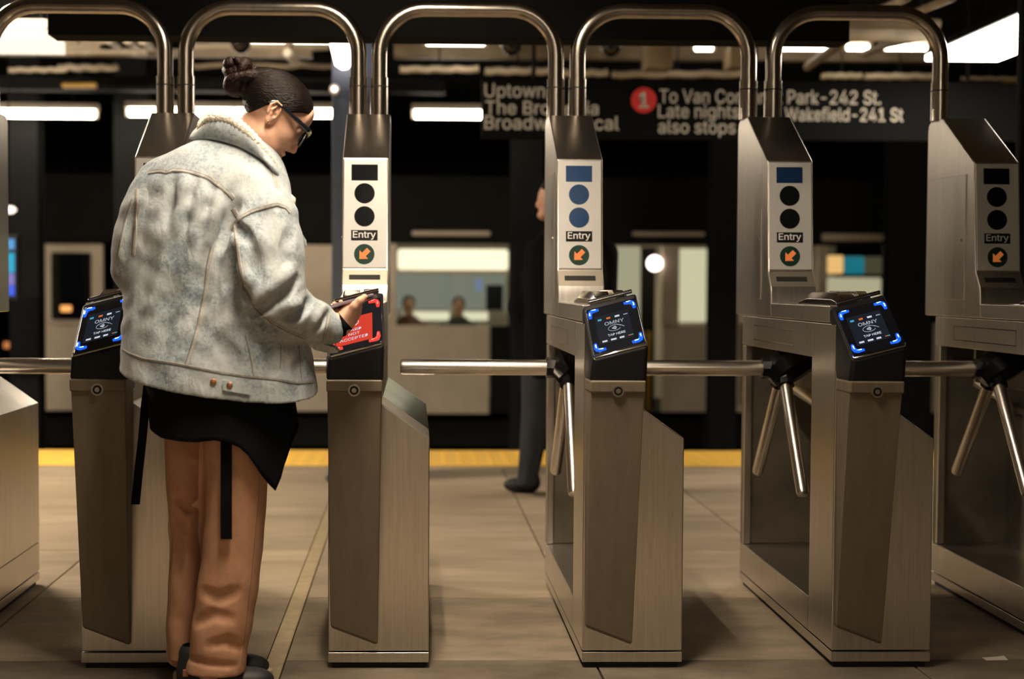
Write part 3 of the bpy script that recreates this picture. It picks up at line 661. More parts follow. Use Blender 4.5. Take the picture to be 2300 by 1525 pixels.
# ================================================================== people: implicit-surface sculpting
class Grid:
    def __init__(s, xs, ys, zs):
        s.ax = [np.asarray(a, np.float32) for a in (xs, ys, zs)]
        s.v = np.full([len(a) for a in s.ax], 1., np.float32)
    def sub(s, lo, hi):
        sl = []
        for k in range(3):
            i = int(np.searchsorted(s.ax[k], lo[k]))-1; j = int(np.searchsorted(s.ax[k], hi[k]))+1
            sl.append(slice(max(0, i), min(len(s.ax[k]), max(j, 0))))
        P = [s.ax[0][sl[0]][:, None, None], s.ax[1][sl[1]][None, :, None], s.ax[2][sl[2]][None, None, :]]
        return tuple(sl), P
    def put(s, sl, d, k, op):
        a = s.v[sl]
        if a.size == 0: return
        if op == 'u':
            if k <= 0: s.v[sl] = np.minimum(a, d)
            else:
                h = np.clip(.5+.5*(d-a)/k, 0, 1); s.v[sl] = d*(1-h)+a*h-k*h*(1-h)
        elif op == 's':
            d = -d
            if k <= 0: s.v[sl] = np.maximum(a, d)
            else:
                h = np.clip(.5-.5*(d-a)/k, 0, 1); s.v[sl] = d*(1-h)+a*h+k*h*(1-h)
        elif op == 'i':
            s.v[sl] = np.maximum(a, d)
    def ell(s, c, r, R=None, k=.01, op='u'):
        c = np.array(c, float); r = np.array(r, float); mx = float(max(r))+k*1.5+.012
        sl, P = s.sub(c-mx, c+mx); q = [P[i]-c[i] for i in range(3)]
        if R is not None: q = [R[0][i]*q[0]+R[1][i]*q[1]+R[2][i]*q[2] for i in range(3)]
        k0 = np.sqrt(sum((q[i]/r[i])**2 for i in range(3))); k1 = np.sqrt(sum((q[i]/r[i]**2)**2 for i in range(3)))+1e-9
        s.put(sl, (k0*(k0-1)/k1).astype(np.float32), k, op)
    def cap(s, a, b, ra, rb=None, k=.01, op='u'):
        a = np.array(a, float); b = np.array(b, float); rb = ra if rb is None else rb; m_ = max(ra, rb)+k*1.5+.012
        sl, P = s.sub(np.minimum(a, b)-m_, np.maximum(a, b)+m_); d = b-a; dd = float(d@d)+1e-12
        t = np.clip(sum((P[i]-a[i])*d[i] for i in range(3))/dd, 0, 1)
        e = np.sqrt(sum((P[i]-a[i]-t*d[i])**2 for i in range(3)))-(ra+t*(rb-ra))
        s.put(sl, e.astype(np.float32), k, op)
    def chain(s, pts, rs, k=.01, op='u'):
        for i in range(len(pts)-1): s.cap(pts[i], pts[i+1], rs[i], rs[i+1], k, op)
    def col(s, rows, k=.01, p=2.3, op='u', rot=0.):
        """stack of superellipses; rows (z, cx, cy, a, b) in rising z"""
        rows = sorted(rows); z = np.array([r[0] for r in rows]); A = [np.array([r[i] for r in rows]) for i in range(1, 5)]
        lo = (min(A[0]-A[2])-.05, min(A[1]-A[3])-.05, z[0]-.03); hi = (max(A[0]+A[2])+.05, max(A[1]+A[3])+.05, z[-1]+.03)
        sl, P = s.sub(lo, hi); Z = P[2][0, 0]; cx, cy_, a, b = [smooth_interp(Z, z, q).astype(np.float32)[None, None, :] for q in A]
        X = P[0]-cx; Y = P[1]-cy_
        if rot: X, Y = X*math.cos(rot)+Y*math.sin(rot), -X*math.sin(rot)+Y*math.cos(rot)
        rho = (np.abs(X/a)**p+np.abs(Y/b)**p)**(1/p)
        d = (rho-1)*np.minimum(a, b); d = np.maximum(d, np.maximum(z[0]-P[2], P[2]-z[-1]))
        s.put(sl, d.astype(np.float32), k, op)
    def mesh(s):
        v = s.v; ins = v < 0; nx, ny, nz = v.shape
        idx = np.nonzero(ins)
        lo = [max(0, int(i.min())-2) for i in idx]; hi = [min(n, int(i.max())+3) for i, n in zip(idx, v.shape)]
        v = v[lo[0]:hi[0], lo[1]:hi[1], lo[2]:hi[2]]; ins = v < 0
        c8 = [ins[a:a-1 or None, b:b-1 or None, c:c-1 or None] for a in (0, 1) for b in (0, 1) for c in (0, 1)]
        cnt = sum(c.astype(np.int8) for c in c8); act = (cnt > 0) & (cnt < 8)
        ci = np.argwhere(act); ids = -np.ones(act.shape, np.int32); ids[act] = np.arange(len(ci))
        acc = np.zeros((len(ci), 3)); n_ = np.zeros(len(ci))
        corners = [(a, b, c) for a in (0, 1) for b in (0, 1) for c in (0, 1)]
        V8 = {c: v[ci[:, 0]+c[0], ci[:, 1]+c[1], ci[:, 2]+c[2]] for c in corners}
        for c in corners:
            for ax in range(3):
                if c[ax] == 0:
                    d = list(c); d[ax] = 1; va = V8[c]; vb = V8[tuple(d)]; m_ = (va < 0) != (vb < 0)
                    t = np.where(m_, va/(va-vb+1e-12*(va == vb)), 0); p = np.zeros((len(ci), 3)); p[:] = c; p[:, ax] += t
                    acc += p*m_[:, None]; n_ += m_
        g = ci+acc/n_[:, None]
        co = np.stack([np.interp(g[:, k]+lo[k], np.arange(len(s.ax[k])), s.ax[k]) for k in range(3)], 1)
        quads = []
        for ax in range(3):
            o1, o2 = [(1, 2), (2, 0), (0, 1)][ax]
            sl0 = [slice(None)]*3; sl1 = [slice(None)]*3; sl0[ax] = slice(0, -1); sl1[ax] = slice(1, None)
            A = ins[tuple(sl0)]; B = ins[tuple(sl1)]; e = np.argwhere(A != B); f = A[tuple(e.T)]
            ok = (e[:, o1] > 0) & (e[:, o2] > 0) & (e[:, o1] < ids.shape[o1]) & (e[:, o2] < ids.shape[o2]); e = e[ok]; f = f[ok]
            def gi(d1, d2):
                q = e.copy(); q[:, o1] += d1; q[:, o2] += d2; return ids[tuple(q.T)]
            Q = np.stack([gi(-1, -1), gi(0, -1), gi(0, 0), gi(-1, 0)], 1); Q[~f] = Q[~f][:, ::-1]; quads.append(Q)
        Q = np.concatenate(quads); Q = Q[(Q >= 0).all(1)]
        return co, Q
def smooth_interp(x, xp, fp):
    # monotone-ish cubic: linear interpolation blurred slightly
    out = np.zeros(len(x))
    for o_, w_ in ((-.012, .25), (0, .5), (.012, .25)): out += w_*np.interp(x+o_, xp, fp)
    return out
def np_mesh(name, co, Q, mt, parent=None, smooth=True):
    me = bpy.data.meshes.new(name); n = len(co)
    me.vertices.add(n); me.vertices.foreach_set('co', np.asarray(co, np.float32).ravel())
    me.loops.add(Q.size); me.loops.foreach_set('vertex_index', Q.astype(np.int32).ravel())
    me.polygons.add(len(Q)); me.polygons.foreach_set('loop_start', np.arange(0, Q.size, 4, dtype=np.int32)); me.polygons.foreach_set('loop_total', np.full(len(Q), 4, np.int32))
    me.update(); me.validate()
    return link(name, me, mt, parent, smooth=smooth)
def relax(co, Q, it=2, lam=.5):
    n = len(co); e = np.concatenate([Q[:, [0, 1]], Q[:, [1, 2]], Q[:, [2, 3]], Q[:, [3, 0]]]); e = np.concatenate([e, e[:, ::-1]])
    deg = np.bincount(e[:, 0], minlength=n)[:, None]
    for _ in range(it):
        s_ = np.stack([np.bincount(e[:, 0], weights=co[e[:, 1], k], minlength=n) for k in range(3)], 1)
        co = co+lam*(s_/np.maximum(deg, 1)-co)
    return co
def axis(a, b, h): return np.arange(a, b+h, h)

# ---- materials for people
def denim_mat(name):
    m = bpy.data.materials.new(name); m.use_nodes = True; nt = m.node_tree; N = nt.nodes; L = nt.links; b = N['Principled BSDF']
    b.inputs['Roughness'].default_value = .85; b.inputs['Sheen Weight'].default_value = .15
    tc = N.new('ShaderNodeTexCoord')
    def noise(scale, det, rough=.6):
        n = N.new('ShaderNodeTexNoise'); n.inputs['Scale'].default_value = scale; n.inputs['Detail'].default_value = det; n.inputs['Roughness'].default_value = rough
        L.new(tc.outputs['Object'], n.inputs['Vector']); return n
    n1 = noise(9, 4); n2 = noise(110, 5, .75); n3 = noise(420, 3)
    ad = N.new('ShaderNodeMath'); ad.operation = 'MULTIPLY_ADD'; ad.inputs[1].default_value = .60; L.new(n2.outputs['Fac'], ad.inputs[0]); 
    mu = N.new('ShaderNodeMath'); mu.operation = 'MULTIPLY'; mu.inputs[1].default_value = .62; L.new(n1.outputs['Fac'], mu.inputs[0]); L.new(mu.outputs[0], ad.inputs[2])
    r = N.new('ShaderNodeValToRGB'); e = r.color_ramp.elements
    e[0].position = .36; e[0].color = (.075, .115, .155, 1); e[1].position = .74; e[1].color = (.455, .49, .49, 1)
    e2 = e.new(.50); e2.color = (.235, .285, .315, 1); e3 = e.new(.60); e3.color = (.385, .425, .435, 1)
    L.new(ad.outputs[0], r.inputs[0]); L.new(r.outputs[0], b.inputs['Base Color'])
    mp = N.new('ShaderNodeMapping'); mp.inputs['Scale'].default_value = (1.3, 1.3, .55); mp.inputs['Rotation'].default_value = (0, .5, 0); L.new(tc.outputs['Object'], mp.inputs['Vector'])
    n4 = N.new('ShaderNodeTexNoise'); n4.inputs['Scale'].default_value = 17; n4.inputs['Detail'].default_value = 3; n4.inputs['Distortion'].default_value = .8; L.new(mp.outputs[0], n4.inputs['Vector'])
    b4 = N.new('ShaderNodeBump'); b4.inputs['Strength'].default_value = .38; b4.inputs['Distance'].default_value = .02; L.new(n4.outputs['Fac'], b4.inputs['Height'])
    bp = N.new('ShaderNodeBump'); bp.inputs['Strength'].default_value = .35; bp.inputs['Distance'].default_value = .004; L.new(b4.outputs[0], bp.inputs['Normal'])
    a2 = N.new('ShaderNodeMath'); a2.operation = 'ADD'; L.new(n2.outputs['Fac'], a2.inputs[0]); L.new(n3.outputs['Fac'], a2.inputs[1]); L.new(a2.outputs[0], bp.inputs['Height']); L.new(bp.outputs[0], b.inputs['Normal'])
    return m
M['denim'] = denim_mat('washed_denim')
M['denim_seam'] = mat('denim_seam', (.40, .41, .39), .85, var=.3, scale=90)
M['denim_dark'] = mat('denim_fade_mark', (.10, .15, .20), .85, var=.4, scale=60)
M['stitch'] = mat('tan_stitch', (.34, .25, .16), .8)
M['stitch_dark'] = mat('seam_shadow', (.07, .075, .085), .9)
M['sherpa'] = mat('cream_sherpa', (.86, .78, .65), .95, bump=1., bscale=160, var=.1, scale=60)
M['skin'] = mat('skin', (.70, .40, .275), .5, var=.10, scale=18, bump=.05, bscale=200)
M['skin'].node_tree.nodes['Principled BSDF'].inputs['Subsurface Weight'].default_value = .08
M['skin'].node_tree.nodes['Principled BSDF'].inputs['Subsurface Radius'].default_value = (.01, .004, .002)
M['hair'] = mat('dark_brown_hair', (.0045, .0026, .0018), .42, var=.5, scale=30, bump=.5, bscale=60, stretch=(1, 1, 6))
M['hair_bun'] = mat('brown_hair_bun', (.010, .0042, .003), .5, var=.5, scale=40, bump=.6, bscale=80)
M['hair'].node_tree.nodes['Principled BSDF'].inputs['Specular IOR Level'].default_value = .10
M['hair_bun'].node_tree.nodes['Principled BSDF'].inputs['Specular IOR Level'].default_value = .10
M['trouser'] = mat('rust_trousers', (.50, .265, .155), .85, var=.12, scale=40, bump=.12, bscale=300)
M['cloth_black'] = mat('black_cloth', (.004, .0045, .0055), .95, bump=.1, bscale=150, spec=.08)
M['shoe'] = mat('black_shoe', (.012, .012, .014), .6)
M['sole'] = mat('cream_sole', (.55, .46, .30), .6)
M['copper'] = mat('copper_button', (.42, .20, .10), .35, .8)
M['phone'] = mat('phone_body', (.02, .016, .02), .25)
M['phone_edge'] = mat('phone_edge', (.45, .36, .46), .25, .6)
M['gold'] = mat('earring', (.7, .55, .3), .25, 1)

# ================================================================== person in denim
YO = -.10
_at = at
def at(px, py, Y): return _at(px, py, Y+YO)
YB = 4.03+YO
wm = empty('person', (_at(490, 1500, YB).x, YB, 0)); tag(wm, 'person in washed denim jacket and rust trousers holding a phone over the red-lit reader', 'person')
WO = Vector(wm.location)
def child(o): o.parent = wm; o.location = -WO; return o
def A(px, py, Y): return np.array(at(px, py, Y))
def rows_px(rows, Y):
    """rows (py, px_left, px_right, half_depth, dY)"""
    out = []
    for r in rows:
        l = at(r[1], r[0], Y); q = at(r[2], r[0], Y); out.append(((l.z+q.z)/2, (l.x+q.x)/2, Y+YO+(r[4] if len(r) > 4 else 0), (q.x-l.x)/2, r[3]))
    return out
# ---- head frame
th, ps = math.radians(38), math.radians(13)
hf = np.array([math.cos(ps)*math.cos(th), math.sin(ps)*math.cos(th), -math.sin(th)]); hl_v = np.array([-math.sin(ps), math.cos(ps), 0.]); hu = np.cross(hf, hl_v)
RH = np.stack([hf, hl_v, hu], 1); HP = A(608, 259, 4.05)
def hw_(x, y, z): return HP+RH@np.array([x, y, z])
def tilt(axis_, ang):
    c, s_ = math.cos(ang), math.sin(ang)
    Rm = {'x': np.array([[1, 0, 0], [0, c, -s_], [0, s_, c]]), 'y': np.array([[c, 0, s_], [0, 1, 0], [-s_, 0, c]]), 'z': np.array([[c, -s_, 0], [s_, c, 0], [0, 0, 1]])}[axis_]
    return RH@Rm
def skull(G, inf=0., k=.02):
    G.ell(hw_(-.008, 0, .040), (.094+inf, .074+inf, .078+inf), RH, k)
    G.ell(hw_(.020, 0, .030), (.070+inf, .068+inf, .074+inf), RH, k)
b0 = A(250, 1560, 4.0); b1 = A(880, 130, 4.0)
zf0 = A(560, 395, 4.05)[2]
xs = np.concatenate([axis(b0[0], A(480, 600, 4)[0], .006), axis(A(480, 600, 4)[0]+.006, A(860, 600, 4)[0], .0024)])
ys = axis(3.78+YO, 4.26+YO, .0028)
zs = np.concatenate([axis(0.0, A(780, 770, 4)[2], .010), axis(A(780, 770, 4)[2]+.01, A(780, 655, 4)[2], .0024), axis(A(780, 655, 4)[2]+.003, zf0, .010), axis(zf0+.01, A(600, 130, 4.05)[2], .0024)])
B = Grid(xs, ys, zs)
# legs, trunk, arms (mostly inside the clothes)
B.chain([A(455, 900, 4.07), A(425, 1180, 4.09), A(402, 1470, 4.10)], [.075, .052, .036], .03)
B.chain([A(535, 900, 4.00), A(520, 1180, 3.98), A(470, 1500, 3.97)], [.08, .055, .038], .03)
B.chain([A(495, 860, 4.03), A(495, 700, 4.04), A(500, 520, 4.04), A(510, 400, 4.04)], [.12, .10, .115, .085], .04)
B.chain([A(530, 395, 4.05), A(545, 345, 4.06), A(580, 285, 4.06)], [.075, .056, .053], .03)
B.chain([A(400, 420, 4.04), A(325, 500, 4.02), A(318, 605, 4.03), A(345, 660, 4.18)], [.055, .045, .038, .032], .03)
B.chain([A(580, 430, 3.99), A(590, 560, 3.93), A(597, 672, 3.90), A(700, 716, 3.95), A(768, 730, 3.985)], [.055, .05, .042, .036, .027], .02)
# head
skull(B)
B.ell(hw_(.042, 0, -.015), (.056, .056, .078), RH, .025)
B.ell(hw_(.030, 0, -.062), (.050, .050, .040), RH, .022)
B.cap(hw_(.022, -.042, -.058), hw_(.068, -.016, -.092), .016, .014, .022); B.cap(hw_(.022, .042, -.058), hw_(.068, .016, -.092), .016, .014, .022)
B.ell(hw_(.076, 0, -.094), (.016, .020, .014), RH, .014)
B.ell(hw_(.076, 0, .036), (.016, .046, .014), RH, .016)
B.ell(hw_(.080, 0, .055), (.016, .045, .03), RH, .02)
for s_ in (-1, 1):
    B.ell(hw_(.092, s_*.032, .010), (.018, .020, .013), RH, .010, 's')
    B.ell(hw_(.079, s_*.031, .010), (.0125, .0125, .0125), RH, .002)
    B.ell(hw_(.058, s_*.044, -.022), (.024, .016, .020), RH, .018)
B.cap(hw_(.092, 0, .018), hw_(.104, 0, -.026), .0075, .0095, .008); B.ell(hw_(.1055, 0, -.036), (.0115, .0105, .0095), RH, .006)
for s_ in (-1, 1): B.ell(hw_(.097, s_*.012, -.040), (.010, .0075, .0075), RH, .005); B.ell(hw_(.100, s_*.007, -.0475), (.005, .004, .004), RH, .003, 's')
B.ell(hw_(.090, 0, -.062), (.009, .021, .0062), RH, .005); B.ell(hw_(.087, 0, -.074), (.009, .018, .0068), RH, .005)
B.cap(hw_(.098, -.016, -.068), hw_(.098, .016, -.068), .0022, .0022, .002, 's')
for s_ in (-1, 1):      # ears
    Re = tilt('y', -.20)
    c_ = hw_(-.006, s_*.073, .000)
    B.ell(hw_(-.004, s_*.072, .006), (.020, .008, .027), Re, .006); B.ell(hw_(.000, s_*.070, -.022), (.011, .007, .012), Re, .006)
    B.ell(hw_(-.001, s_*.080, .006), (.0125, .0065, .018), Re, .003, 's'); B.ell(hw_(.006, s_*.078, -.006), (.007, .008, .008), Re, .002, 's')
    B.chain([hw_(.012, s_*.077, .010), hw_(.004, s_*.080, .026), hw_(-.012, s_*.081, .026), hw_(-.020, s_*.081, .010), hw_(-.013, s_*.079, -.012)], [.0028, .0032, .0034, .0032, .0026], .003)
    B.chain([hw_(-.004, s_*.079, .016), hw_(-.009, s_*.080, .002), hw_(-.003, s_*.078, -.010)], [.0025, .003, .003], .003)
# right hand around the phone
PH0 = A(735, 691, 3.972); PH1 = A(835, 662, 3.958); pa = PH1-PH0; pl_len = np.linalg.norm(pa); pa = pa/pl_len
pw = np.array([.10, 1, -.10]); pw = pw-pa*(pw@pa); pw /= np.linalg.norm(pw); pn = np.cross(pa, pw); 
if pn[2] < 0: pn = -pn
def ph(s_, t, n): return PH0+pa*(s_*pl_len)+pw*t+pn*n
B.chain([A(768, 730, 3.985), A(781, 713, 3.985), A(791, 698, 3.985)], [.026, .025, .022], .012)
B.ell(A(790, 700, 4.00), (.026, .036, .022), None, .014)
B.chain([A(786, 708, 3.965), A(797, 688, 3.952), A(808, 676, 3.950), A(819, 667, 3.956)], [.015, .0125, .0105, .0085], .006)
fing = [(.58, 1.0), (.42, .98), (.24, 1.0), (.09, .92)]
for i, (s_, ln) in enumerate(fing):
    base = A(786-3*i, 702+2*i, 3.99+.012*i); up_ = .004 if i > 1 else -.006
    B.chain([base, ph(s_+.05, .030, -.017), ph(s_, .066, -.014), ph(s_-.01, .079, -.002), ph(s_-.01, .068, .009+up_)], [.0105, .0095, .0088, .0080, .0068], .004)
co, Q = B.mesh(); co = relax(co, Q, 1, .35)
body = child(np_mesh('body', co, Q, 'skin'))
del B
# phone (held, its own thing)
pho = empty('phone', Vector(ph(.5, .036, 0))); tag(pho, 'thin dark phone held flat over the red-lit reader', 'phone')
def phbox(a0, a1, t0, t1, n0, n1):
    v = [Vector(ph(a, t, n))-pho.location for a in (a0, a1) for t in (t0, t1) for n in (n0, n1)]
    return MB().add(v, [(0, 1, 3, 2), (4, 6, 7, 5), (0, 4, 5, 1), (2, 3, 7, 6), (0, 2, 6, 4), (1, 5, 7, 3)])
phbox(-.03, 1.03, 0, .071, -.0042, .0035).build('phone_case', 'phone_edge', pho, bevel=.003)
phbox(0, 1.0, .003, .068, .0035, .0045).build('phone_screen', 'phone', pho, bevel=.001)
phbox(.86, .98, .008, .024, -.006, -.0042).build('camera_bump', 'phone', pho, bevel=.002)

# ---- hair
Hg = Grid(axis(HP[0]-.24, HP[0]+.16, .0026), axis(HP[1]-.13, HP[1]+.13, .0026), axis(HP[2]-.12, HP[2]+.20, .0026))
skull(Hg, .0075)
P = [Hg.ax[0][:, None, None]-HP[0], Hg.ax[1][None, :, None]-HP[1], Hg.ax[2][None, None, :]-HP[2]]
lx = RH[0, 0]*P[0]+RH[1, 0]*P[1]+RH[2, 0]*P[2]; lyy = RH[0, 1]*P[0]+RH[1, 1]*P[1]+RH[2, 1]*P[2]; lz = RH[0, 2]*P[0]+RH[1, 2]*P[1]+RH[2, 2]*P[2]
line = np.interp(lx, [-.12, -.085, -.055, -.034, -.018, .004, .022, .04, .062, .085], [-.085, -.072, -.045, -.012, .018, .028, .020, .032, .052, .066])
Hg.v = np.maximum(Hg.v, (line-lz).astype(np.float32))
# combed-back strand relief
ang = np.arctan2(lz-.03, np.abs(lyy)+1e-6); rad = np.sqrt(lyy**2+(lz-.03)**2)
Hg.v += (.0009*np.sin(ang*70+6*np.sin(lx*30))*np.clip(rad/.05, 0, 1)).astype(np.float32)
Hg.ell(hw_(-.085, 0, .045), (.035, .035, .035), RH, .03)
co, Q = Hg.mesh(); hair = child(np_mesh('hair', relax(co, Q, 1, .3), Q, 'hair'))
del Hg, P, lx, lyy, lz, line, ang, rad
# bun: twisted coils
BC = np.array(hw_(-.122, 0, .026)); bx = -hf*.9+hu*.3; bx /= np.linalg.norm(bx); by = np.array([0, 1., 0]); by = by-bx*(by@bx); by /= np.linalg.norm(by); bz = np.cross(bx, by)
bn = MB()
def coil(r0, r1, off, turns, ph0, rad, wob=.25, k=60):
    p = []
    for i in range(k+1):
        u = i/k; a = ph0+turns*2*math.pi*u; rr = r0+(r1-r0)*u
        p.append(Vector(BC+bz*rr*math.cos(a)+by*rr*math.sin(a)+bx*(off+.016*math.sin(a*1.5+ph0))))
    return p, [rad*(1-wob*math.cos(i*.35)) for i in range(k+1)]
buns = []
for j, (r0, r1, off, turns, ph0, rad) in enumerate(((.040, .034, -.008, 1.15, .3, .0195), (.030, .037, .010, 1.1, 2.6, .0185), (.016, .028, .026, 1.0, 4.4, .018), (.003, .015, .038, .8, 1.2, .0165))):
    pts, rr = coil(r0, r1, off, turns, ph0, rad); rr[0] = rr[-1] = .004
    b_ = child(MB().tube([p for p in pts], rr, 12).build('hair_bun', 'hair_bun', smooth=True)); buns.append(b_)
cg = Grid(axis(BC[0]-.07, BC[0]+.07, .004), axis(BC[1]-.07, BC[1]+.07, .004), axis(BC[2]-.07, BC[2]+.07, .004)); cg.ell(BC+bx*.012, (.040, .040, .040), None, .01); cg.ell(BC-bx*.02, (.03, .03, .03), None, .02)
co, Q = cg.mesh(); child(np_mesh('hair_bun', co, Q, 'hair_bun'))
ws = MB()
for i in range(26):
    a = random.uniform(0, 2*math.pi); d0 = BC+bz*.045*math.cos(a)+by*.045*math.sin(a)+bx*random.uniform(-.01, .02); dr = bz*math.cos(a)+by*math.sin(a)+bx*random.uniform(0, .8); dr = dr/np.linalg.norm(dr)
    L_ = random.uniform(.012, .032); p2 = d0+dr*L_*.6+hu*random.uniform(-.004, .006); p3 = d0+dr*L_+np.array([random.uniform(-.01, .01), 0, random.uniform(-.008, .012)])
    ws.tube([Vector(d0-dr*.006), Vector(p2), Vector(p3)], [.0005, .0004, .0002], 4)
for i in range(14):
    a0 = hw_(-.086+random.uniform(-.006, .01), random.uniform(-.05, .03), -.055+random.uniform(-.02, .02)); dr = -hf*random.uniform(.5, 1)-hu*random.uniform(.0, .9)
    ws.tube([Vector(a0), Vector(a0+dr*.014), Vector(a0+dr*.026+np.array([0, 0, -.006]))], [.0005, .0004, .0002], 4)
tag(child(ws.build('loose_hair', 'hair_bun')), None, None, kind='stuff')
# ---- sunglasses + earring (worn: parts)
gl = MB()
for s_ in (-1, 1):
    gl.tube([Vector(hw_(-.030, s_*.078, .010)), Vector(hw_(-.018, s_*.079, .022)), Vector(hw_(.02, s_*.079, .024)), Vector(hw_(.072, s_*.077, .022)), Vector(hw_(.100, s_*.072, .020))], [.0035, .0042, .0052, .0072, .0085], 8)
gl.tube([Vector(hw_(.100, -.075, .022)), Vector(hw_(.111, -.04, .024)), Vector(hw_(.115, 0, .020)), Vector(hw_(.111, .04, .024)), Vector(hw_(.100, .075, .022))], [.0075, .0055, .004, .0055, .0075], 8)
glo = child(sm_angle(gl.build('sunglasses', 'black_gloss'), 50))
for s_ in (-1, 1):
    lp_ = []; 
    for n in (0, .004):
        for i in range(20):
            a = i*2*math.pi/20; ca, sa = math.cos(a), math.sin(a)
            yy = s_*.038+.031*np.sign(ca)*abs(ca)**.7; zz = -.001+.024*np.sign(sa)*abs(sa)**.7
            lp_.append(Vector(hw_(.1125-.30*max(0, abs(yy)-.02)-n+.002, yy, zz)))
    ln = MB().add(lp_, [tuple(range(20)), tuple(range(20, 40))[::-1]]+[(i, (i+1) % 20, 20+(i+1) % 20, 20+i) for i in range(20)]).build('sunglass_lens', 'black_gloss', glo)
er = child(MB().tube([Vector(hw_(.002, -.083, -.030)), Vector(hw_(.002, -.085, -.033)), Vector(hw_(.002, -.084, -.037))], [.0016, .0022, .0016], 8).build('earring', 'gold', smooth=True))

# ---- jacket
x0 = A(235, 600, 4.0)[0]; x1 = A(800, 600, 4.0)[0]; z0 = A(500, 930, 4.0)[2]; z1 = A(500, 250, 4.0)[2]
def jacket_grid(h=.0042): return Grid(axis(x0, x1, h), axis(3.74+YO, 4.28+YO, h), axis(z0, z1, h))
TOR = [(296, 490, 590, .055, .03), (315, 440, 606, .085, .02), (340, 385, 622, .110, .015), (370, 352, 640, .130, .01), (410, 330, 650, .148), (460, 314, 657, .162), (520, 302, 662, .172), (600, 290, 670, .178), (690, 281, 684, .186), (780, 274, 698, .198), (850, 268, 709, .208), (925, 264, 716, .212)]
def jacket_base(G):
    G.col(rows_px(TOR, 4.03), .0, 2.35)
    G.chain([A(362, 405, 4.03), A(338, 470, 4.01), A(320, 545, 4.00), A(318, 600, 4.01), A(350, 650, 4.14), A(390, 670, 4.2)], [.060, .070, .074, .070, .058, .05], .035)
    G.chain([A(572, 430, 3.985), A(585, 500, 3.945), A(588, 570, 3.915), A(592, 640, 3.900), A(604, 682, 3.895)], [.082, .096, .107, .104, .092], .028)
    G.chain([A(604, 682, 3.895), A(650, 702, 3.925), A(700, 722, 3.955), A(738, 738, 3.978)], [.090, .073, .060, .0485], .012)
def cuff_cut(G):
    G.ell(A(820, 742, 4.01), (.068, .09, .09), None, .004, 's')
G = jacket_grid(); jacket_base(G)
co, Q = G.mesh(); bvh = BVHTree.FromPolygons([tuple(p) for p in co], [tuple(q) for q in Q])
def surf(px, py, bv=None):
    r = ray(px, py).normalized(); h = (bv or bvh).ray_cast(Vector((0, 0, H)), r)
    return (h[0], h[1]) if h[0] is not None else (None, None)
def path3(pts, bv=None, step=14):
    out = []
    for i in range(len(pts)-1):
        n = max(1, int(math.hypot(pts[i+1][0]-pts[i][0], pts[i+1][1]-pts[i][1])/step))
        for j in range(n+(i == len(pts)-2)):
            t = j/n; p, nn = surf(pts[i][0]+(pts[i+1][0]-pts[i][0])*t, pts[i][1]+(pts[i+1][1]-pts[i][1])*t, bv)
            if p is not None: out.append((p, nn))
    return out
def ridge(pts, r, hgt, k=.012):
    q = path3(pts); n = len(q)
    if n < 2: return
    P3 = [np.array(p+nn*(hgt-r)) for p, nn in q]; f = [math.sin(math.pi*min(1, max(0, (i+.7)/(n+.4)))) for i in range(n)]
    G.chain([P3[i]-np.array(q[i][1])*(1-f[i])*hgt*1.2 for i in range(n)], [r]*n, k)
DEP = 1.45
def crease(pts, r, dep, k=.012):
    q = path3(pts); n = len(q)
    if n < 2: return
    f = [math.sin(math.pi*min(1, max(0, (i+.7)/(n+.4)))) for i in range(n)]
    dep *= DEP; G.chain([np.array(q[i][0]+q[i][1]*(r-dep*f[i])) for i in range(n)], [r]*n, k, 's')
# sleeve folds
for pts, r, d in (([(632, 655), (590, 690), (548, 712)], .016, .016), ([(668, 628), (640, 660), (615, 676)], .014, .014), ([(700, 672), (672, 705), (640, 722)], .014, .013),
                  ([(560, 735), (600, 728), (650, 748)], .014, .010), ([(735, 700), (712, 730), (690, 745)], .012, .009), ([(520, 610), (548, 650), (560, 690)], .018, .013),
                  ([(655, 520), (640, 560), (648, 610)], .02, .008), ([(545, 530), (575, 580), (580, 640)], .024, .008), ([(520, 500), (545, 520), (560, 545)], .014, .011),
                  ([(600, 480), (610, 540), (605, 600)], .03, .006),
                  # back: yoke gathers, long drape lines
                  ([(392, 398), (388, 440), (372, 500)], .02, .007), ([(436, 400), (428, 450), (415, 520)], .022, .008), ([(478, 415), (466, 470), (452, 540)], .022, .008), ([(515, 440), (496, 490), (480, 560)], .02, .011),
                  ([(470, 560), (452, 640), (440, 730)], .03, .006), ([(350, 560), (322, 640), (306, 720)], .03, .006), ([(395, 620), (372, 720), (362, 790)], .035, .006),
                  ([(528, 455), (508, 500), (492, 560)], .018, .015), ([(520, 560), (512, 640), (530, 710)], .02, .018),
                  ([(490, 760), (520, 800), (530, 840)], .03, .006), ([(600, 790), (612, 830), (606, 850)], .02, .006), ([(680, 780), (668, 830), (676, 860)], .02, .006),
                  ([(300, 470), (286, 520), (278, 570)], .015, .008)): crease(pts, r, d)
for pts, r, h_ in (([(660, 600), (620, 640), (575, 668)], .014, .008), ([(690, 650), (668, 682), (640, 695)], .012, .007), ([(415, 400), (408, 460), (395, 520)], .018, .004), ([(456, 408), (446, 470), (432, 540)], .018, .004), ([(498, 425), (482, 480), (468, 540)], .016, .005), ([(730, 690), (716, 712), (700, 735)], .010, .005), ([(540, 560), (548, 610), (566, 650)], .016, .006)): ridge(pts, r, h_)
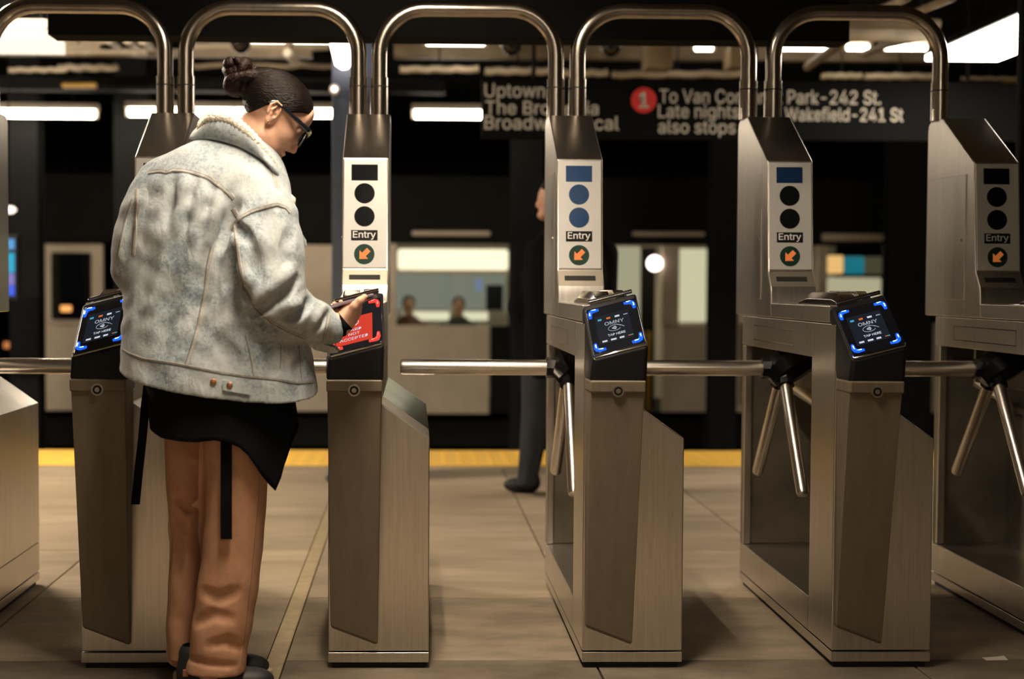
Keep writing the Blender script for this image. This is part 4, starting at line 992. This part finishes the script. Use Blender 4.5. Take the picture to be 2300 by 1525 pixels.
# waistband bulge and slanted hem
Zg = G.ax[2][None, None, :]; Xg = G.ax[0][:, None, None]; Yg = G.ax[1][None, :, None]
fz = (.0020*np.sin(Xg*31+Zg*17+2*np.sin(Zg*9))*np.sin(Yg*23+Zg*11)+.0013*np.sin(Xg*67-Zg*38+3*np.sin(Zg*21))+.0010*np.sin(Zg*95+Xg*40)*np.sin(Xg*25)).astype(np.float32)
G.v += fz
hL = at(265, 824, 4.0); hM = at(500, 892, 3.85); hR = at(712, 893, 3.97)
nrm = (hM-hL).cross(hR-hL).normalized()
if nrm.z < 0: nrm = -nrm
pl = -(nrm.x*(Xg-hL.x)+nrm.y*(Yg-hL.y)+nrm.z*(Zg-hL.z)); G.v = np.maximum(G.v, pl.astype(np.float32))
cuff_cut(G)
co, Q = G.mesh(); co = relax(co, Q, 2, .4)
jacket = child(np_mesh('jacket', co, Q, 'denim')); bvh = BVHTree.FromPolygons([tuple(p) for p in co], [tuple(q) for q in Q])
del G, fz, pl
def ribbon(pts, wd, mt, lift=.0012, name='seam', bv=None, parent=None, taper=False):
    q = path3(pts, bv, 8); v = []; f = []
    for i, (p, n) in enumerate(q):
        a = q[max(0, i-1)][0]; b = q[min(len(q)-1, i+1)][0]; t = (b-a).normalized(); s_ = t.cross(n).normalized()
        for u, l_ in ((-1, -.0015), (-.8, lift), (.8, lift), (1, -.0015)): v.append(p+s_*(wd/2*u)+n*l_)
    for i in range(len(q)-1):
        for j in range(3): f.append((i*4+j, i*4+j+1, (i+1)*4+j+1, (i+1)*4+j))
    o = link(name, pd(v, f), mt, None, smooth=True); child(o)
    return o, q
def stitched(pts, wd=.010, dark=True, st=(-.32, .32)):
    o, q = ribbon(pts, wd, 'denim_seam')
    b = MB()
    for u in st:
        L_ = []
        for i, (p, n) in enumerate(q):
            a = q[max(0, i-1)][0]; c = q[min(len(q)-1, i+1)][0]; t = (c-a).normalized(); s_ = t.cross(n).normalized(); L_.append(p+s_*wd*u+n*.0016)
        if len(L_) > 1: b.tube(L_, .00055, 5)
    if b.v: x = b.build('stitching', 'stitch', o); tag(x, None, None, kind='stuff')
    if dark:
        L_ = []
        for i, (p, n) in enumerate(q):
            a = q[max(0, i-1)][0]; c = q[min(len(q)-1, i+1)][0]; t = (c-a).normalized(); s_ = t.cross(n).normalized(); L_.append(p+s_*wd*.55+n*.0004)
        if len(L_) > 1: MB().tube(L_, .0009, 5).build('seam_fold', 'stitch_dark', o)
    return o
stitched([(334, 388), (360, 384), (376, 387), (388, 382), (410, 383), (440, 389), (470, 400), (500, 422), (526, 446)], .012)
stitched([(518, 516), (528, 500), (545, 486), (570, 473), (598, 464), (622, 459), (642, 466), (652, 478)], .011)
stitched([(524, 468), (532, 482), (541, 494)], .013)
stitched([(308, 425), (307, 470), (304, 530), (300, 574)], .009)
stitched([(478, 555), (468, 600), (463, 650), (455, 690), (447, 730), (438, 765), (428, 795), (420, 820)], .011)
stitched([(268, 780), (290, 794), (320, 806), (360, 812), (400, 818), (450, 828), (500, 838), (560, 846), (620, 852), (665, 860), (704, 858)], .007, st=(-.3,))
stitched([(527, 505), (533, 545), (540, 600), (550, 645), (575, 690), (610, 722), (650, 744), (690, 760)], .009)
stitched([(740, 708), (734, 735), (728, 766)], .009)
stitched([(298, 448), (284, 490), (273, 535), (266, 575)], .007, st=(0,))
stitched([(611, 385), (617, 405), (622, 425)], .010, dark=False)
stitched([(553, 752), (562, 790), (568, 820), (572, 846)], .006, st=(0,))
stitched([(672, 775), (676, 815), (680, 855)], .005, st=(0,))
stitched([(636, 775), (635, 800), (634, 828)], .013)
stitched([(470, 300), (500, 318), (540, 330), (580, 352), (606, 378)], .006, st=(0,))
# buttons and waist tab
tp = []
for (px, py) in ((500, 856), (552, 861), (562, 870), (560, 886), (548, 884), (502, 876)):
    p, n = surf(px, py); tp.append((p, n))
v = [p+n*.0065 for p, n in tp]+[p-n*.001 for p, n in tp]; k = len(tp)
tab = child(link('waist_tab', pd(v, [tuple(range(k)), tuple(range(k, 2*k))[::-1]]+[(i, (i+1) % k, k+(i+1) % k, k+i) for i in range(k)]), 'denim', bevel=.001))
for px, py, li in ((479, 858, 0), (516, 866, .005)):
    p, n = surf(px, py); p = p+n*li
    if p is not None: child(sm_angle(MB().tube([p-n*.002, p+n*.0035, p+n*.005], [.0085, .0082, .005], 16).build('button', 'copper')))
p, n = surf(660, 545)
pf = [at(662, 512, 3.99), at(672, 520, 3.99), at(684, 540, 3.985), at(685, 550, 3.985), at(676, 550, 3.99), at(664, 532, 3.995)]
v = [q for q in pf]+[q+Vector((0, .03, .0)) for q in pf]; k = 6
child(link('pocket_flap', pd(v, [tuple(range(k)), tuple(range(k, 2*k))[::-1]]+[(i, (i+1) % k, k+(i+1) % k, k+i) for i in range(k)]), 'denim', bevel=.003))
# collar
def crom(P_, k=6):
    P_ = [Vector(p) for p in P_]; n = len(P_); out = []
    for i in range(n):
        p0, p1, p2, p3 = P_[(i-1) % n], P_[i], P_[(i+1) % n], P_[(i+2) % n]
        for j in range(k):
            t = j/k; out.append(.5*((2*p1)+(p2-p0)*t+(2*p0-5*p1+4*p2-p3)*t*t+(3*p1-p0-3*p2+p3)*t**3))
    return out
upr_ = [at(*q) for q in ((457, 292, 4.02), (478, 272, 3.965), (515, 274, 3.945), (550, 298, 3.935), (584, 335, 3.945), (611, 373, 3.965), (634, 416, 4.01), (628, 400, 4.08), (600, 345, 4.13), (545, 288, 4.15), (490, 268, 4.12), (462, 278, 4.07))]
low_ = [at(*q) for q in ((432, 314, 4.02), (472, 318, 3.935), (520, 328, 3.905), (562, 346, 3.895), (596, 372, 3.905), (618, 398, 3.93), (642, 440, 3.985), (640, 432, 4.12), (612, 372, 4.18), (545, 325, 4.19), (480, 310, 4.16), (440, 308, 4.09))]
for i_, (px_, py_) in enumerate(((436, 312), (474, 313), (520, 323), (558, 339), (588, 360), (608, 384))):
    p_, n_ = surf(px_, py_)
    if p_ is not None: low_[i_] = p_+n_*.003
low_[6:] = [at(632, 420, 4.0), at(632, 420, 4.09), at(600, 358, 4.145), at(545, 310, 4.155), at(480, 300, 4.13), at(446, 302, 4.08)]
cu_, cl_ = crom(upr_), crom(low_); n = len(cu_); v = []; f = []
for j in range(5):
    t = j/4
    for i in range(n):
        out_ = (cl_[i]-cu_[i]); mid = cu_[i]*(1-t)+cl_[i]*t; c_ = (sum(cu_, Vector())/n); d = (mid-c_); d.z = 0; d.normalize()
        v.append(mid+d*(.010*math.sin(math.pi*t)*(1-.5*t)+.002))
for j in range(4):
    for i in range(n): f.append((j*n+i, j*n+(i+1) % n, (j+1)*n+(i+1) % n, (j+1)*n+i))
cb = child(link('collar', pd(v, f), 'denim', smooth=True)); sd = cb.modifiers.new('solid', 'SOLIDIFY'); sd.thickness = .007; sd.offset = -1
b_ = MB(); rr = [.0115+.0016*math.sin(i*2.3)+.001*math.sin(i*5.1) for i in range(n*2)]
dense = crom(upr_, 12); b_.tube([p+Vector((0, 0, .006)) for p in dense], [.0155+.0016*math.sin(i*2.3)+.001*math.sin(i*4.1) for i in range(len(dense))], 12, closed=True)
# inner fleece band hanging inside the collar
inn = []; fi = []
for j in range(3):
    for i in range(n):
        c_ = (sum(cu_, Vector())/n); p = cu_[i]; d = (c_-p); d.z = 0; inn.append(p+d.normalized()*(.006+.012*j)+Vector((0, 0, -.018*j)))
for j in range(2):
    for i in range(n): fi.append((j*n+i, (j+1)*n+i, (j+1)*n+(i+1) % n, j*n+(i+1) % n))
b_.add(inn, fi)
sh = child(b_.build('fleece_lining', 'sherpa', smooth=True))
# tuft of fleece at the front edge
child(MB().tube([at(652, 438, 4.0), at(657, 447, 3.985), at(657, 458, 3.985), at(652, 468, 4.0)], [.004, .009, .009, .004], 10).build('fleece_lining', 'sherpa', smooth=True))
# cuff flap below wrist and black inner sleeve
cf = [at(676, 757, 3.94), at(712, 770, 3.95), at(750, 783, 3.965), at(756, 790, 3.97), at(742, 792, 3.97), at(708, 784, 3.955)]
v = cf+[q+Vector((.003, .035, .004)) for q in cf]
child(link('cuff_flap', pd(v, [tuple(range(6)), tuple(range(6, 12))[::-1]]+[(i, (i+1) % 6, 6+(i+1) % 6, 6+i) for i in range(6)]), 'denim_seam', bevel=.003))
child(MB().tube([at(742, 735, 3.985), at(764, 729, 3.985), at(776, 719, 3.985)], [.036, .0345, .031], 20).build('inner_cuff', 'cloth_black', smooth=True))

# ---- black top below the jacket
sk = []; nA = 56; hem_px = [330, 345, 380, 420, 455, 500, 545, 575, 592, 610, 628, 640, 652, 662]; hem_py = [955, 962, 985, 992, 995, 990, 1000, 1030, 1062, 1085, 1105, 1060, 1000, 948]
top = rows_px([(835, 326, 652, .150)], 4.03)[0]; bot = rows_px([(1000, 338, 664, .150)], 4.03)[0]
v = []; f = []; nR = 14
for j in range(nR):
    for i in range(nA):
        a = 2*math.pi*i/nA; ca, sa = math.cos(a), math.sin(a)
        px = 496+166*ca; hz = at(px, np.interp(px, hem_px, hem_py), 4.02+(.187*sa)).z if sa < .25 else at(px, np.interp(px, [330, 560, 628, 662], [958, 985, 1060, 948]), 4.1).z
        t = j/(nR-1); z = top[0]*(1-t)+hz*t; g_ = 1+.02*t*math.sin(5*a+1)+.012*t*math.sin(9*a)
        sx = top[3]*(1-t)+bot[3]*t; v.append((top[1]*(1-t)+bot[1]*t+sx*ca*g_, 4.025+YO+(.165+.022*t)*sa*g_, z))
for j in range(nR-1):
    for i in range(nA): f.append((j*nA+i, j*nA+(i+1) % nA, (j+1)*nA+(i+1) % nA, (j+1)*nA+i))
tp_ = child(link('black_top', pd(v, f), 'cloth_black', smooth=True)); sd = tp_.modifiers.new('solid', 'SOLIDIFY'); sd.thickness = .003
def strap(px_py, Y, wpx, name='strap'):
    v = []; f = []
    for (px, py, dy) in px_py:
        c_ = at(px, py, Y+dy); h_ = wpx/2*Y/FPX
        for dx, dd in ((-h_, 0), (h_, 0), (h_, .003), (-h_, .003)): v.append(c_+Vector((dx, dd, 0)))
    m_ = len(px_py)
    for i in range(m_-1):
        for j in range(4): f.append((i*4+j, i*4+(j+1) % 4, (i+1)*4+(j+1) % 4, (i+1)*4+j))
    f += [(3, 2, 1, 0), tuple((m_-1)*4+j for j in range(4))]
    return child(link(name, pd(v, f), 'cloth_black'))
strap([(508, 940, 0), (508, 1020, -.005), (508, 1110, -.004), (508, 1211, 0)], 3.868, 25)
strap([(334, 845, 0), (326, 910, -.002), (320, 980, 0), (311, 1060, 0), (304, 1133, 0)], 4.03, 19)
MBs = [at(318, 850, 4.03), at(345, 850, 4.03), at(342, 905, 4.03), at(316, 915, 4.03)]

# ---- trousers
tx0 = A(340, 1200, 4.0)[0]; tx1 = A(630, 1200, 4.0)[0]
G = Grid(axis(tx0, tx1, .0045), axis(3.80+YO, 4.24+YO, .0045), axis(.03, A(500, 880, 4.0)[2], .0045))
LL = [(905, 368, 520, .105), (1000, 370, 486, .100), (1080, 374, 470, .096), (1150, 381, 463, .092), (1200, 389, 460, .090), (1260, 385, 458, .088), (1350, 379, 446, .085), (1430, 377, 434, .082), (1474, 379, 430, .080)]
RL = [(905, 450, 616, .115), (1000, 456, 606, .108), (1080, 460, 600, .102), (1150, 461, 596, .098), (1250, 453, 588, .094), (1350, 440, 576, .092), (1430, 429, 562, .090), (1503, 416, 549, .090)]
lr = rows_px(LL, 4.10); rr_ = rows_px(RL, 3.985)
G.col(lr, .0, 2.2); G.col(rr_, .012, 2.2)
Zg = G.ax[2][None, None, :]; Xg = G.ax[0][:, None, None]; Yg = G.ax[1][None, :, None]
G.v += (.0022*np.sin(Xg*26+Zg*9+2*np.sin(Zg*7))*np.sin(Yg*19+Zg*6)+.0014*np.sin(Zg*46+Xg*20+2*np.sin(Xg*30))*np.clip((.62-Zg)/.4, 0, 1)).astype(np.float32)
co, Q = G.mesh(); bt = BVHTree.FromPolygons([tuple(p) for p in co], [tuple(q) for q in Q])
_b = bvh; bvh = bt
for pts, r, d in (([(400, 1120), (425, 1140), (440, 1135)], .012, .010), ([(392, 1150), (404, 1175), (412, 1190)], .012, .010), ([(388, 1190), (402, 1230), (395, 1290)], .016, .008), ([(470, 1450), (510, 1440), (540, 1455)], .014, .006), ([(440, 1400), (480, 1380), (520, 1390)], .016, .005), ([(455, 1330), (490, 1345), (530, 1330)], .02, .005), ([(424, 1478), (470, 1492), (530, 1496)], .006, .004)): crease(pts, r, d)
co, Q = G.mesh(); co = relax(co, Q, 1, .4); bt = BVHTree.FromPolygons([tuple(p) for p in co], [tuple(q) for q in Q]); bvh = _b
trs = child(np_mesh('trousers', co, Q, 'trouser')); del G
o, q = ribbon([(583, 1040), (580, 1120), (571, 1220), (560, 1330), (550, 1420), (541, 1490)], .004, 'trouser', .0008, 'side_seam', bt)
MB().tube([p+n*.0006 for p, n in q], .0009, 5).build('seam_fold', 'stitch_dark', o)

# ---- shoes (worn: parts)
def shoe(heel, ang, name):
    t = child(empty('shoe')); t.location = Vector((heel[0], heel[1], 0))-WO; t.rotation_euler.z = ang
    G = Grid(axis(-.04, .30, .004), axis(-.07, .07, .004), axis(-.01, .14, .004))
    G.ell((.035, 0, .060), (.042, .036, .052), None, .02); G.ell((.10, 0, .055), (.07, .038, .048), None, .03); G.ell((.185, 0, .040), (.075, .044, .034), None, .03); G.cap((.04, 0, .07), (.035, 0, .115), .036, .036, .02)
    G.v = np.maximum(G.v, .018-G.ax[2][None, None, :]+0*G.v)
    co, Q = G.mesh(); np_mesh('shoe_upper', co, Q, 'shoe', t)
    ol = [(-.012, 0), (-.006, .026), (.03, .038), (.10, .036), (.17, .048), (.225, .044), (.262, .022), (.270, 0), (.262, -.024), (.225, -.046), (.17, -.048), (.10, -.038), (.03, -.038), (-.006, -.026)]
    MB().prism(ol, 'z', 0, .030).build('sole', 'sole', t, bevel=.006)
    MB().box(.012, .030, -.040, -.034, .062, .082).build('side_tag', 'copper', t, bevel=.002)
    for i in range(4): MB().tube([(.125+.022*i, -.026, .086-.008*i), (.13+.022*i, 0, .096-.009*i), (.125+.022*i, .026, .086-.008*i)], .003, 6).build('lace', 'stitch_dark', t)
    return t
h1 = at(402, 1520, 3.985); shoe((h1.x, 3.985+YO), .10, 'r')
h2 = at(398, 1500, 4.12); shoe((h2.x, 4.12+YO), .12, 'l')

at = _at
# ================================================================== second person, in black, beyond the turnstiles
YM = 7.72
mn = empty('person', (at(1262, 1100, YM).x, YM, 0)); tag(mn, 'person in dark clothes standing on the platform behind the turnstile with blue-reflecting lenses', 'person')
MO = Vector(mn.location)
def mchild(o): o.parent = mn; o.location = -MO; return o
def mgrid(h=.011): return Grid(axis(MO.x-.42, MO.x+.42, h), axis(YM-.3, YM+.3, h), axis(0, 1.85, h))
G = mgrid(.010)
G.chain([A(1214, 850, YM), A(1196, 970, YM), A(1181, 1082, YM)], [.06, .04, .03], .03); G.chain([A(1300, 850, YM), A(1306, 970, YM), A(1312, 1082, YM)], [.06, .04, .03], .03)
G.chain([A(1258, 840, YM), A(1260, 700, YM), A(1262, 560, YM)], [.12, .11, .13], .04); G.chain([A(1262, 560, YM), A(1258, 500, YM), A(1250, 470, YM)], [.07, .055, .055], .03)
hm = A(1246, 448, YM); G.ell(hm, (.092, .078, .112), None, .02); G.ell(hm+np.array([-.085, 0, -.03]), (.022, .014, .018), None, .012); G.ell(hm+np.array([-.05, 0, -.085]), (.045, .04, .03), None, .02)
for s_ in (-1, 1): G.ell(hm+np.array([.01, s_*.078, -.01]), (.018, .01, .03), None, .005)
for s_, e in ((1170, 1165), (1356, 1360)):
    G.chain([A(s_+8, 575, YM), A(e, 690, YM), A(e+6, 800, YM-.03)], [.045, .038, .03], .02)
    hnd = A(e+(30 if e < 1262 else -20), 775, YM-.05); G.ell(hnd+np.array([0, 0, -.03]), (.018, .034, .045), None, .01)
    for i in range(4): G.cap(hnd+np.array([0, -.024+.016*i, -.06]), hnd+np.array([.004, -.026+.017*i, -.115+.01*abs(i-1.5)]), .009, .007, .004)
    G.cap(hnd+np.array([0, -.03, -.02]), hnd+np.array([.004, -.052, -.065]), .010, .008, .005)
co, Q = G.mesh(); mchild(np_mesh('body', co, Q, 'skin'))
G = mgrid(.010); G.ell(hm+np.array([.012, 0, .025]), (.098, .086, .100), None, .02)
P0 = G.ax[0][:, None, None]-hm[0]; P2 = G.ax[2][None, None, :]-hm[2]
G.v = np.maximum(G.v, (np.interp(P0, [-.1, -.06, 0, .05, .1], [.06, .05, 0., -.05, -.07])-P2+0*G.v).astype(np.float32))
co, Q = G.mesh(); mchild(np_mesh('hair', co, Q, 'hair'))
G = mgrid(.010)
G.col(rows_px([(512, 1222, 1300, .075), (530, 1205, 1318, .095), (555, 1178, 1345, .12), (620, 1172, 1356, .14), (700, 1178, 1348, .145), (790, 1176, 1346, .145), (845, 1174, 1346, .145)], YM), 0, 2.4)
for s_, e in ((1176, 1168), (1352, 1360)): G.chain([A(s_+6, 570, YM), A(e, 690, YM), A(e+6, 806, YM-.03)], [.075, .062, .05], .03)
co, Q = G.mesh(); mchild(np_mesh('coat', relax(co, Q, 1), Q, 'cloth_black'))
G = mgrid(.010)
G.col(rows_px([(1085, 1158, 1200, .075), (1000, 1164, 1220, .08), (920, 1168, 1240, .09), (830, 1168, 1262, .11)], YM), 0, 2.2)
G.col(rows_px([(1085, 1290, 1334, .075), (1000, 1282, 1332, .08), (920, 1268, 1338, .09), (830, 1256, 1350, .11)], YM), .01, 2.2)
M['jean_black'] = mat('dark_jeans', (.012, .014, .019), .85, var=.3, scale=20)
co, Q = G.mesh(); mchild(np_mesh('trousers', relax(co, Q, 1), Q, 'jean_black'))
for px in (1196, 1330):
    c_ = A(px, 1090, YM); G = Grid(axis(c_[0]-.25, c_[0]+.08, .007), axis(YM-.08, YM+.08, .007), axis(-.01, .16, .007))
    G.ell((c_[0]-.01, YM, .05), (.05, .042, .05), None, .02); G.ell((c_[0]-.08, YM, .042), (.08, .044, .04), None, .03); G.cap((c_[0]-.005, YM, .06), (c_[0]-.01, YM, .12), .045, .042, .02)
    G.v = np.maximum(G.v, .002-G.ax[2][None, None, :]+0*G.v); co, Q = G.mesh(); mchild(np_mesh('shoe', co, Q, 'shoe'))

# ================================================================== seated passengers seen through the train window
M['coat_red'] = mat('passenger_coat_rust', (.12, .04, .025), .8); M['coat_green'] = mat('passenger_coat_green', (.02, .05, .03), .8)
for (px, py, lab, cm) in ((1030, 688, 'seated passenger in the middle of the lit train window', 'coat_green'), (918, 686, 'seated passenger at the left end of the lit train window', 'coat_red')):
    c_ = A(px, py, YT+.28); pz = empty('person', (c_[0], YT+.28, c_[2]-.75)); tag(pz, lab, 'person'); off = -Vector(pz.location)
    G = Grid(axis(c_[0]-.30, c_[0]+.30, .014), axis(YT-.02, YT+.62, .014), axis(c_[2]-.78, c_[2]+.18, .014))
    G.ell(c_, (.072, .085, .105), None, .02); G.ell(c_+np.array([0, -.085, -.01]), (.014, .02, .018), None, .01); G.cap(c_+np.array([0, .01, -.08]), c_+np.array([0, .02, -.2]), .052, .056, .02)
    G.chain([c_+np.array([0, .03, -.22]), c_+np.array([0, .04, -.62])], [.11, .12], .03)
    co, Q = G.mesh(); o = np_mesh('body', co, Q, 'skin', pz); o.location = off
    G = Grid(axis(c_[0]-.12, c_[0]+.12, .012), axis(c_[1]-.12, c_[1]+.14, .012), axis(c_[2]-.12, c_[2]+.16, .012))
    G.ell(c_+np.array([0, .02, .025]), (.082, .088, .098), None, .01); G.v = np.maximum(G.v, (np.interp(G.ax[1]-c_[1], [-.1, -.03, .1], [.07, .02, -.06])[None, :, None]-(G.ax[2]-c_[2])[None, None, :]+0*G.v).astype(np.float32))
    co, Q = G.mesh(); o = np_mesh('hair', co, Q, 'hair', pz); o.location = off
    G = Grid(axis(c_[0]-.34, c_[0]+.34, .014), axis(YT-.02, YT+.62, .014), axis(c_[2]-.78, c_[2]+.05, .014))
    G.cap(c_+np.array([-.15, .03, -.25]), c_+np.array([.15, .03, -.25]), .07, .07, .03); G.chain([c_+np.array([0, .03, -.25]), c_+np.array([0, .04, -.64])], [.15, .15], .04)
    for sg_ in (-1, 1): G.chain([c_+np.array([sg_*.18, .03, -.27]), c_+np.array([sg_*.20, .0, -.50]), c_+np.array([sg_*.10, -.12, -.56])], [.062, .05, .042], .03)
    co, Q = G.mesh(); o = np_mesh('coat', co, Q, cm, pz); o.location = off

# ------------------------------------------------------------------ hangers for everything slung from the ceiling
bpy.context.view_layer.update()
for o in [o for o in list(COL.objects) if o.parent is None and o.name.split('.')[0] in ('pipe', 'platform_light', 'ceiling_light', 'junction_box', 'marker_plate', 'ceiling_beam', 'flood_lamp', 'wall_lamp', 'advert_screen')]:
    pts = []
    for q in [o]+list(o.children):
        if q.type == 'MESH': pts += [q.matrix_world @ Vector(c) for c in q.bound_box]
    if not pts: continue
    ymid = (min(p.y for p in pts)+max(p.y for p in pts))/2; zt = max(p.z for p in pts); x0_, x1_ = min(p.x for p in pts), max(p.x for p in pts)
    top_ = CEIL if ymid < 10.2 else CEIL+.1
    if top_-zt < .004: continue
    zb = (min(p.z for p in pts)+zt)/2 if o.type == 'MESH' else zt-.01
    for u in ((.5,) if x1_-x0_ < .5 or o.name.startswith('pipe') else (.2, .8)):
        h_ = MB().cyl((x0_+(x1_-x0_)*u, ymid, zb), (x0_+(x1_-x0_)*u, ymid, top_), .007, 6).build('hanger_rod', 'darkpaint'); h_.parent = o; h_.matrix_parent_inverse = o.matrix_world.inverted()
